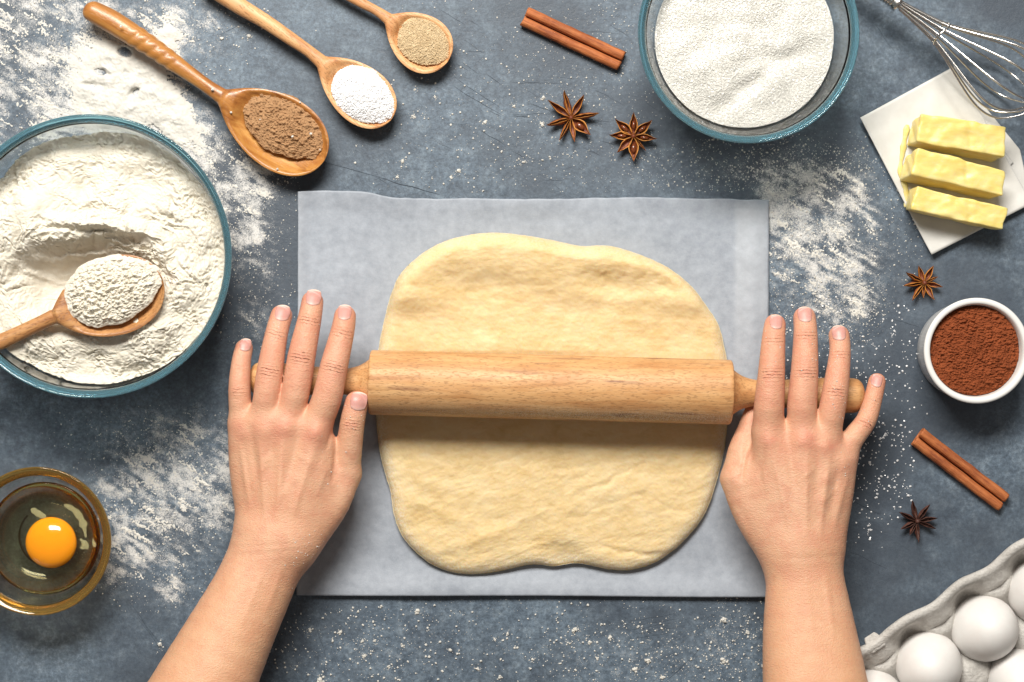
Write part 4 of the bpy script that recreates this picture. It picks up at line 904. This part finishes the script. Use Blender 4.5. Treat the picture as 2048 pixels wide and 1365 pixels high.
labs = {(0, 0): "whole white egg fully in view in the carton", (-1, 0): "white egg at the bottom edge, lower left of the fully visible egg", (1, 0): "white egg cut by the right edge next to the carton wall", (0, 1): "white egg at the lower right corner, second row of the carton", (-2, 0): "white egg nearly hidden at the bottom edge beside the right forearm"}
for (i, j), lb in labs.items():
    c = e0 + i * Ul * u_ + j * Vl * v_
    o = bpy.data.objects.new("egg", em); COL.objects.link(o); o.location = (c[0], c[1], .0385 + .001 * ((i * 7 + j * 3) % 2))
    o.rotation_euler = (random.uniform(-.16, .16), random.uniform(-.16, .16), random.uniform(0, 6)); tag(o, lb, "egg", "white eggs in the carton")
# end of a pale wooden utensil just entering at the left edge
V, F = ell(-.012, 0, 0, .016, .0078, .006, 24, 14); o = mk("wooden_utensil_end", V, F, m_spoonB.m); c = P(-16, 838, .008); o.location = (c[0], c[1], .007); tag(o, "tip of a pale wooden utensil just showing at the left edge", "utensil")

# ------------------------------------------------------------------ hands and arms (smooth distance field, one continuous skin)
def arm(palm, fingers, bumps, lines, vox=.00115):
    allp = []
    for ch in palm + fingers:
        for q in ch: allp.append(q)
    pts = np.array([np.append(P(q[0], q[1], q[2]), q[3] * K(q[2])) for q in allp])
    lo = (pts[:, :3] - pts[:, 3:4]).min(0) - .008; hi = (pts[:, :3] + pts[:, 3:4]).max(0) + .008
    n = np.ceil((hi - lo) / vox).astype(int) + 1
    ax = [lo[i] + np.arange(n[i]) * vox for i in range(3)]
    def field(chains, kk, mar=.016):
        D = np.full(n, .03, np.float32)
        for ch in chains:
            Dc = np.full(n, .03, np.float32); ch = [tuple(q) for q in catmull(np.array(ch), 3, False)]
            for a, b in zip(ch[:-1], ch[1:]):
                A_ = P(*a[:3]); B_ = P(*b[:3]); ra = a[3] * K(a[2]); rb = b[3] * K(b[2]); fz = a[4] if len(a) > 4 else 1.0
                l = np.minimum(A_ - ra, B_ - rb) - mar; h = np.maximum(A_ + ra, B_ + rb) + mar
                i0 = np.clip(((l - lo) / vox).astype(int), 0, n); i1 = np.clip(((h - lo) / vox).astype(int) + 1, 0, n)
                sl = tuple(slice(i0[i], i1[i]) for i in range(3))
                X = ax[0][sl[0]][:, None, None].astype(np.float32); Yy = ax[1][sl[1]][None, :, None].astype(np.float32); Z = ax[2][sl[2]][None, None, :].astype(np.float32)
                ba = (B_ - A_); ba2 = ba @ ba + 1e-12; px_ = X - A_[0]; py_ = Yy - A_[1]; pz_ = Z - A_[2]
                t = np.clip((px_ * ba[0] + py_ * ba[1] + pz_ * ba[2]) / ba2, 0, 1)
                dz = (pz_ - t * ba[2]) / fz
                d = np.sqrt((px_ - t * ba[0])**2 + (py_ - t * ba[1])**2 + dz**2) - (ra + (rb - ra) * t)
                d = d * (1 if fz >= 1 else fz * .5 + .5)
                Dc[sl] = np.minimum(Dc[sl], d)
            hh = np.clip(.5 + .5 * (D - Dc) / kk, 0, 1); D = D * (1 - hh) + Dc * hh - kk * hh * (1 - hh)
        return D
    Pm = field(palm, .014, .022)
    for (x, y, z, r, h) in bumps:      # raised knuckles / tendons (h>0) or hollows (h<0)
        c = P(x, y, z); R = r * K(z)
        G = np.exp(-(((ax[0][:, None, None] - c[0])**2 + (ax[1][None, :, None] - c[1])**2 + (ax[2][None, None, :] - c[2])**2) / R**2)).astype(np.float32); Pm -= h * G
    for (x0, y0, x1, y1, z, r, h) in lines:
        A_ = P(x0, y0, z)[:2]; B_ = P(x1, y1, z)[:2]; ba = B_ - A_; X = ax[0][:, None]; Yy = ax[1][None, :]
        t = ((X - A_[0]) * ba[0] + (Yy - A_[1]) * ba[1]) / (ba @ ba); tc = np.clip(t, 0, 1)
        d2 = (X - A_[0] - tc * ba[0])**2 + (Yy - A_[1] - tc * ba[1])**2
        Pm -= (h * np.exp(-d2 / (r * K(z))**2) * np.sin(PI * np.clip(tc * .8 + .1, 0, 1)))[..., None].astype(np.float32) * (ax[2] > z)[None, None, :]
    D = Pm.copy()
    for f in fingers:
        f = [(f[0][0], f[0][1], f[0][2] - .0035, f[0][3] - 1)] + list(f[1:])
        Fd = field([f], .003); hh = np.clip(.5 + .5 * (Pm - Fd) / .0065, 0, 1); m_ = Pm * (1 - hh) + Fd * hh - .0065 * hh * (1 - hh)
        kk = .0012; h2 = np.clip(.5 + .5 * (D - m_) / kk, 0, 1); D = D * (1 - h2) + m_ * h2 - kk * h2 * (1 - h2)
    # surface nets
    ins = D < 0
    cell = np.zeros(np.array(D.shape) - 1, np.int16)
    for dx in (0, 1):
        for dy in (0, 1):
            for dz in (0, 1): cell += ins[dx:D.shape[0] - 1 + dx, dy:D.shape[1] - 1 + dy, dz:D.shape[2] - 1 + dz]
    act = (cell > 0) & (cell < 8); idx = np.full(cell.shape, -1, np.int64); ii = np.argwhere(act); idx[act] = np.arange(len(ii))
    acc = np.zeros((len(ii), 3)); cnt = np.zeros(len(ii))
    C8 = {}
    for dx in (0, 1):
        for dy in (0, 1):
            for dz in (0, 1): C8[(dx, dy, dz)] = D[ii[:, 0] + dx, ii[:, 1] + dy, ii[:, 2] + dz]
    for a in C8:
        for axn in range(3):
            if a[axn] == 0:
                b = list(a); b[axn] = 1; b = tuple(b); va, vb_ = C8[a], C8[b]; s = (va < 0) != (vb_ < 0)
                t = np.where(s, va / np.where(s, va - vb_, 1), 0); pos = np.tile(np.array(a, float), (len(ii), 1)); pos[:, axn] = t
                acc[s] += pos[s]; cnt[s] += 1
    V = lo + (ii + acc / cnt[:, None]) * vox
    F = []
    for axn in range(3):
        sa = [slice(1, -1)] * 3; sb = [slice(1, -1)] * 3; sa[axn] = slice(0, -1); sb[axn] = slice(1, None)
        A0 = ins[tuple(sa)]; B0 = ins[tuple(sb)]; e = np.argwhere(A0 != B0)
        base_ = e + 1; base_[:, axn] -= 1
        o1, o2 = [(1, 2), (2, 0), (0, 1)][axn]; q = []
        for (d1, d2) in ((0, 0), (-1, 0), (-1, -1), (0, -1)):
            c = base_.copy(); c[:, o1] += d1; c[:, o2] += d2; q.append(idx[c[:, 0], c[:, 1], c[:, 2]])
        q = np.stack(q, -1); fl = A0[A0 != B0]; q[~fl] = q[~fl][:, ::-1]; F.append(q)
    F = np.concatenate(F); F = F[(F >= 0).all(1)][:, ::-1]
    # relax
    nb = np.zeros_like(V); ct = np.zeros(len(V))
    E = np.concatenate([F[:, [0, 1]], F[:, [1, 2]], F[:, [2, 3]], F[:, [3, 0]]])
    for it in range(2):
        nb[:] = 0; ct[:] = 0
        for c3 in range(3): nb[:, c3] = np.bincount(E[:, 0], V[E[:, 1], c3], len(V)) + np.bincount(E[:, 1], V[E[:, 0], c3], len(V))
        ct = np.bincount(E[:, 0], minlength=len(V)) + np.bincount(E[:, 1], minlength=len(V)); V = V * .5 + .5 * nb / np.maximum(ct, 1)[:, None]
    def topz(x, y):
        fx = (x - lo[0]) / vox; fy = (y - lo[1]) / vox; i = int(fx); j = int(fy); out = 0
        for di, wi in ((0, 1 - (fx - i)), (1, fx - i)):
            for dj, wj in ((0, 1 - (fy - j)), (1, fy - j)):
                col = D[min(max(i + di, 0), n[0] - 1), min(max(j + dj, 0), n[1] - 1)]; w = np.where(col < 0)[0]
                if len(w): k_ = w[-1]; z = lo[2] + (k_ + col[k_] / (col[k_] - col[min(k_ + 1, n[2] - 1)] + 1e-9)) * vox
                else: z = np.nan
                out += wi * wj * z
        return out
    return V, F, topz
def skin_attrs(V, joints, knuckles, tips, wrist_y):
    n = len(V); cs = np.zeros(n); cm = np.zeros(n); red = np.zeros(n)
    for (x, y, z, dx, dy, r, st) in joints:
        c = P(x, y, z); d = np.array([dx, -dy, 0.]); d /= np.linalg.norm(d); q = V - c; s = q @ d; lat = q @ np.array([-d[1], d[0], 0]); R = r * K(z)
        m = np.exp(-(s / (R * .42))**2) * np.exp(-(lat / (R * .95))**4) * sstep(-.2 * R, .5 * R, q[:, 2]) * st
        cs = np.where(m > cm, s, cs); cm = np.maximum(cm, m); red = np.maximum(red, .55 * m)
    for (x, y, z, r, a) in knuckles:
        c = P(x, y, z); red = np.maximum(red, a * np.exp(-(((V - c)[:, :2] / (r * K(z)))**2).sum(1)) * (V[:, 2] > z))
    for (x, y, z, r) in tips:
        c = P(x, y, z); red = np.maximum(red, .68 * np.exp(-(((V - c) / (r * K(z)))**2).sum(1)**1.5))
    for k_ in range(1):
        fy = -V[:, 1] / K(.06) + 682.5; red = np.maximum(red, .34 * sstep(wrist_y - 170, wrist_y - 330, fy))
    tan = sstep(wrist_y, wrist_y + 260, -V[:, 1] / K(.07) + 682.5) * .40
    return {"crease_s": cs, "crease_m": cm, "red": red, "tan": tan}
def nail(parent, topz, c, d, hl_, hw_, z):
    d = np.array([d[0], -d[1]], float); d /= np.linalg.norm(d); p = np.array([-d[1], d[0]]); cc = P(*c, z)[:2]; k = K(z); n, m = 13, 11; V = []; tp = []
    zc = topz(*cc)
    for i, u in enumerate(np.linspace(-1, 1, n)):
        for j, v in enumerate(np.linspace(-1, 1, m)):
            uu = u * math.sqrt(1 - .42 * v * v); vv = v * math.sqrt(1 - .30 * u * u) * (1 + .04 * u)
            x, y = cc + d * uu * hl_ * k + p * vv * hw_ * k
            zt = topz(x, y); zt = zc - .003 if np.isnan(zt) else zt
            ed = max(abs(u), abs(v)); V.append((x, y, max(zt, zc - .0030) + (.00045 if ed < .9 else .00005))); tp.append((u + 1) / 2)
    o = mk("fingernail", np.array(V), grid_faces(n, m, flip=False), m_nail.m, parent=parent, attrs={"tipness": tp})
    if (np.array(V)[m + 1] - np.array(V)[0])[0] is None: pass
    md = o.modifiers.new("thickness", 'SOLIDIFY'); md.thickness = .0005; md.offset = 0; sb = o.modifiers.new("smooth", 'SUBSURF'); sb.levels = 1; sb.render_levels = 1
person = bpy.data.objects.new("person", None); COL.objects.link(person); tag(person, "person with bare forearms pressing both hands on the rolling pin handles", "person")
# ---- left hand: (px, py, z, radius px)
zf = .0600
palmL = [
    [(483, 850, .050, 25), (486, 930, .047, 26), (505, 1010, .046, 34), (528, 1075, .047, 40)],
    [(526, 845, .055, 29), (528, 930, .052, 32), (540, 1010, .050, 38), (545, 1075, .049, 42)],
    [(571, 843, .056, 31), (570, 930, .054, 34), (570, 1010, .051, 40), (562, 1075, .050, 44)],
    [(630, 856, .056, 30), (622, 930, .054, 34), (600, 1010, .051, 40), (582, 1075, .050, 44)],
    [(697, 950, .044, 23), (668, 1005, .045, 31), (630, 1050, .046, 38), (590, 1090, .049, 42)],
    [(655, 900, .048, 20), (640, 960, .046, 30), (610, 1010, .046, 34)],
    [(520, 1080, .047, 50), (490, 1170, .052, 60), (445, 1270, .060, 74), (395, 1375, .068, 88), (330, 1500, .078, 98), (255, 1640, .088, 96)],
    [(565, 1085, .048, 52), (527, 1170, .053, 60), (475, 1270, .060, 70), (422, 1375, .068, 82), (360, 1500, .078, 90), (290, 1640, .088, 90)],
]
fingL = [
    [(483, 850, .052, 24), (479, 782, .054, 22.5), (482, 727, .051, 19.5), (488, 697, .047, 18)],
    [(526, 845, .056, 28), (533, 800, .0590, 27.5), (540, 742, .0595, 26.5), (553, 668, .0555, 23), (563, 632, .050, 22)],
    [(571, 843, .057, 30), (590, 790, .0600, 28.5), (603, 714, .0605, 28), (619, 640, .0555, 24), (625, 604, .050, 22)],
    [(630, 856, .057, 31), (653, 800, .0600, 30), (668, 733, .0605, 28), (685, 664, .0555, 24), (690, 633, .050, 22)],
    [(697, 950, .044, 24), (698, 915, .047, 25), (704, 850, .053, 25), (713, 806, .054, 23.5)],
]
bumpL = [(571, 856, .072, 20, .0024), (633, 866, .072, 22, .0026), (525, 862, .070, 19, .0013), (484, 868, .066, 17, .0010), (600, 880, .075, 14, -.0010), (548, 880, .075, 12, -.0008), (700, 935, .056, 20, .0012),
         (660, 905, .066, 22, -.0016), (600, 930, .072, 9, .0004), (545, 930, .070, 8, .0005), (508, 905, .068, 9, .0006), (590, 960, .070, 9, .0003)]
linesL = [(571, 880, 560, 1030, .052, 6, .0011), (633, 890, 590, 1030, .052, 6, .0011), (526, 885, 535, 1030, .050, 5.5, .0011), (486, 890, 505, 1010, .046, 5, .0010), (508, 860, 520, 960, .05, 8, -.0012), (549, 850, 550, 950, .05, 9, -.0012), (602, 865, 578, 970, .05, 10, -.0013), (552, 905, 530, 925, .05, 4, .0006), (530, 925, 505, 990, .05, 4, .0005), (600, 905, 625, 925, .05, 4, .0004), (520, 820, 545, 800, .05, 3, .0004), (640, 985, 660, 930, .046, 5, .0006), (468, 1090, 640, 1075, .045, 4, -.0003), (470, 1105, 630, 1090, .045, 4, -.0003), (540, 1120, 500, 1230, .05, 6, .0006), (575, 1120, 540, 1220, .05, 5, .0005),
          (676, 870, 668, 960, .046, 3.5, -.0016), (664, 862, 655, 900, .05, 3, -.0009), (684, 850, 676, 950, .046, 4, -.0014), (650, 890, 632, 960, .05, 7, -.0006), (520, 950, 560, 905, .05, 4, .0004), (560, 1000, 600, 950, .05, 4, .0004)]
V, F, topL = arm(palmL, fingL, bumpL, linesL)
jL = [(479, 782, .06, 0, -1, 22, .6), (481, 729, .058, .1, -1, 20, .5), (540, 742, .066, .2, -1, 27, 1), (553, 667, .06, .3, -1, 23, .7), (603, 714, .067, .2, -1, 28, 1), (620, 640, .06, .2, -1, 24, .8), (668, 733, .067, .25, -1, 28, 1), (685, 665, .06, .2, -1, 24, .7), (705, 850, .06, .15, -1, 25, 1)]
tipL = [(488, 690, .05, 26), (563, 622, .053, 32), (625, 596, .053, 32), (692, 624, .053, 32), (712, 795, .057, 36)]
la = mk("left_arm", V, F, m_skin.m, parent=person, attrs=skin_attrs(V, jL, [(571, 850, .05, 30, .55), (635, 862, .05, 32, .6), (527, 850, .05, 26, .4), (484, 860, .05, 24, .35)], tipL, 1050))
la.name = "arm"
for c, d, hl_, hw_, z in [((488, 690), (.05, -1), 13, 11.5, .06), ((564, 626), (.1, -1), 16.5, 15, .06), ((626, 595), (.08, -1), 16.5, 15.5, .06), ((688.5, 625), (.02, -1), 16, 14, .06), ((717, 803), (.15, -1), 19, 17, .063)]:
    nail(la, topL, c, d, hl_, hw_, z)
# ---- right hand
palmR = [
    [(1536, 868, .055, 30), (1550, 940, .053, 36), (1572, 1020, .051, 40), (1590, 1085, .050, 42)],
    [(1606, 870, .057, 30), (1602, 940, .055, 36), (1600, 1020, .052, 40), (1602, 1085, .050, 44)],
    [(1652, 880, .055, 29), (1645, 940, .053, 35), (1632, 1020, .050, 40), (1622, 1085, .049, 44)],
    [(1686, 920, .051, 26), (1678, 970, .049, 29), (1665, 1030, .047, 32), (1646, 1085, .047, 38)],
    [(1468, 958, .042, 25), (1495, 1015, .044, 32), (1530, 1070, .046, 36), (1570, 1110, .048, 38)],
    [(1500, 930, .044, 22), (1525, 980, .046, 32), (1550, 1030, .047, 36)],
    [(1582, 1090, .048, 50), (1588, 1170, .053, 54), (1592, 1270, .062, 64), (1600, 1375, .074, 72), (1612, 1500, .088, 80), (1625, 1640, .10, 80)],
    [(1622, 1090, .047, 48), (1632, 1170, .053, 56), (1645, 1270, .062, 66), (1660, 1375, .074, 74), (1678, 1500, .088, 82), (1695, 1640, .10, 82)],
]
fingR = [
    [(1536, 868, .056, 31), (1538, 815, .0595, 30.5), (1543, 747, .0600, 27), (1547, 679, .055, 23.5), (1550, 650, .050, 21.5)],
    [(1606, 870, .058, 30), (1604, 815, .0602, 30), (1609, 745, .0605, 27.5), (1611, 670, .055, 24), (1609, 636, .050, 22.5)],
    [(1652, 880, .056, 28), (1661, 835, .0590, 27), (1671, 780, .0595, 26), (1680, 707, .053, 21.5), (1678, 672, .048, 21)],
    [(1686, 920, .052, 26), (1704, 880, .052, 23), (1732, 842, .050, 20.5), (1746, 798, .046, 18.5), (1754, 764, .041, 17.5)],
    [(1468, 958, .042, 25), (1480, 905, .038, 25), (1498, 862, .034, 24), (1512, 815, .030, 20), (1520, 795, .028, 18)],
]
bumpR = [(1538, 882, .072, 21, .0020), (1606, 882, .074, 21, .0026), (1652, 895, .071, 19, .0020), (1688, 930, .066, 18, .0014), (1572, 905, .076, 13, -.0009), (1630, 910, .074, 12, -.0008), (1470, 960, .056, 20, .0014), (1500, 925, .064, 18, -.0014),
         (1605, 940, .074, 10, .0004), (1652, 960, .070, 9, .0006), (1640, 1000, .069, 9, .0004)]
linesR = [(1538, 900, 1575, 1060, .052, 6, .0009), (1606, 900, 1604, 1060, .052, 6, .0011), (1652, 910, 1632, 1060, .051, 6, .0013), (1688, 945, 1660, 1050, .046, 6, .0009), (1572, 880, 1582, 1000, .05, 9, -.0012), (1630, 885, 1622, 1000, .05, 9, -.0012), (1670, 925, 1652, 1020, .048, 7, -.0012), (1590, 960, 1625, 930, .05, 4, .0005), (1640, 1000, 1665, 975, .05, 4, .0004), (1525, 890, 1515, 960, .05, 4, -.0009), (1515, 905, 1530, 985, .05, 3, .0004), (1540, 1110, 1680, 1105, .045, 4, -.0003), (1600, 1140, 1610, 1260, .05, 6, .0005), (1640, 1140, 1650, 1260, .05, 6, .0006),
          (1496, 880, 1478, 960, .044, 4, -.0018), (1505, 900, 1492, 940, .046, 4, -.0010), (1470, 1000, 1500, 1060, .044, 8, -.0006)]
V, F, topR = arm(palmR, fingR, bumpR, linesR)
jR = [(1543, 747, .066, 0, -1, 27, 1), (1547, 681, .06, 0, -1, 23, .5), (1609, 745, .067, 0, -1, 27, 1), (1611, 669, .06, 0, -1, 24, .7), (1671, 782, .066, .1, -1, 26, 1), (1680, 707, .058, 0, -1, 22, .7), (1732, 844, .056, .45, -1, 21, 1), (1746, 798, .052, .3, -1, 19, .6)]
tipR = [(1551, 640, .053, 32), (1609, 625, .053, 32), (1678, 662, .05, 31), (1757, 758, .044, 27)]
ra = mk("right_arm", V, F, m_skin.m, parent=person, attrs=skin_attrs(V, jR, [(1538, 876, .05, 28, .5), (1606, 876, .05, 28, .6), (1654, 890, .05, 26, .5), (1690, 925, .05, 24, .35)], tipR, 1080))
ra.name = "arm"
for c, d, hl_, hw_, z in [((1553, 644), (.05, -1), 15, 13, .06), ((1611, 629), (0, -1), 16, 14.5, .06), ((1679, 666), (0, -1), 15.5, 14, .057), ((1755, 762), (.3, -1), 13, 11, .05)]:
    nail(ra, topR, c, d, hl_, hw_, z)

def hand_specks(ob, tz, boxes):
    pts = []; sz = []
    for (x0, y0, x1, y1, n_) in boxes:
        for _ in range(n_):
            x = RNG.uniform(x0, x1); y = RNG.uniform(y0, y1); c = P(x, y, .06); z = tz(c[0], c[1])
            if not np.isnan(z): q = (.5 + .8 * RNG.random()**3) * S * 1.1; pts.append((c[0], c[1], z + q * .15)); sz.append(q)
    scatter("flour_specks", np.array(pts), np.array(sz), m_dust.m, parent=ob)
hand_specks(la, topL, [(590, 1060, 650, 1130, 40), (540, 620, 580, 690, 14), (600, 600, 650, 700, 14), (690, 780, 735, 860, 26), (560, 1100, 600, 1200, 14), (640, 870, 700, 980, 14)])
hand_specks(ra, topR, [(1655, 700, 1690, 840, 44), (1590, 640, 1630, 760, 18), (1530, 660, 1560, 760, 10), (1725, 760, 1765, 850, 12), (1660, 900, 1700, 1000, 10)])
for o in bpy.data.objects:
    if "_o" in o: del o["_o"]
print("objects", len(bpy.data.objects))
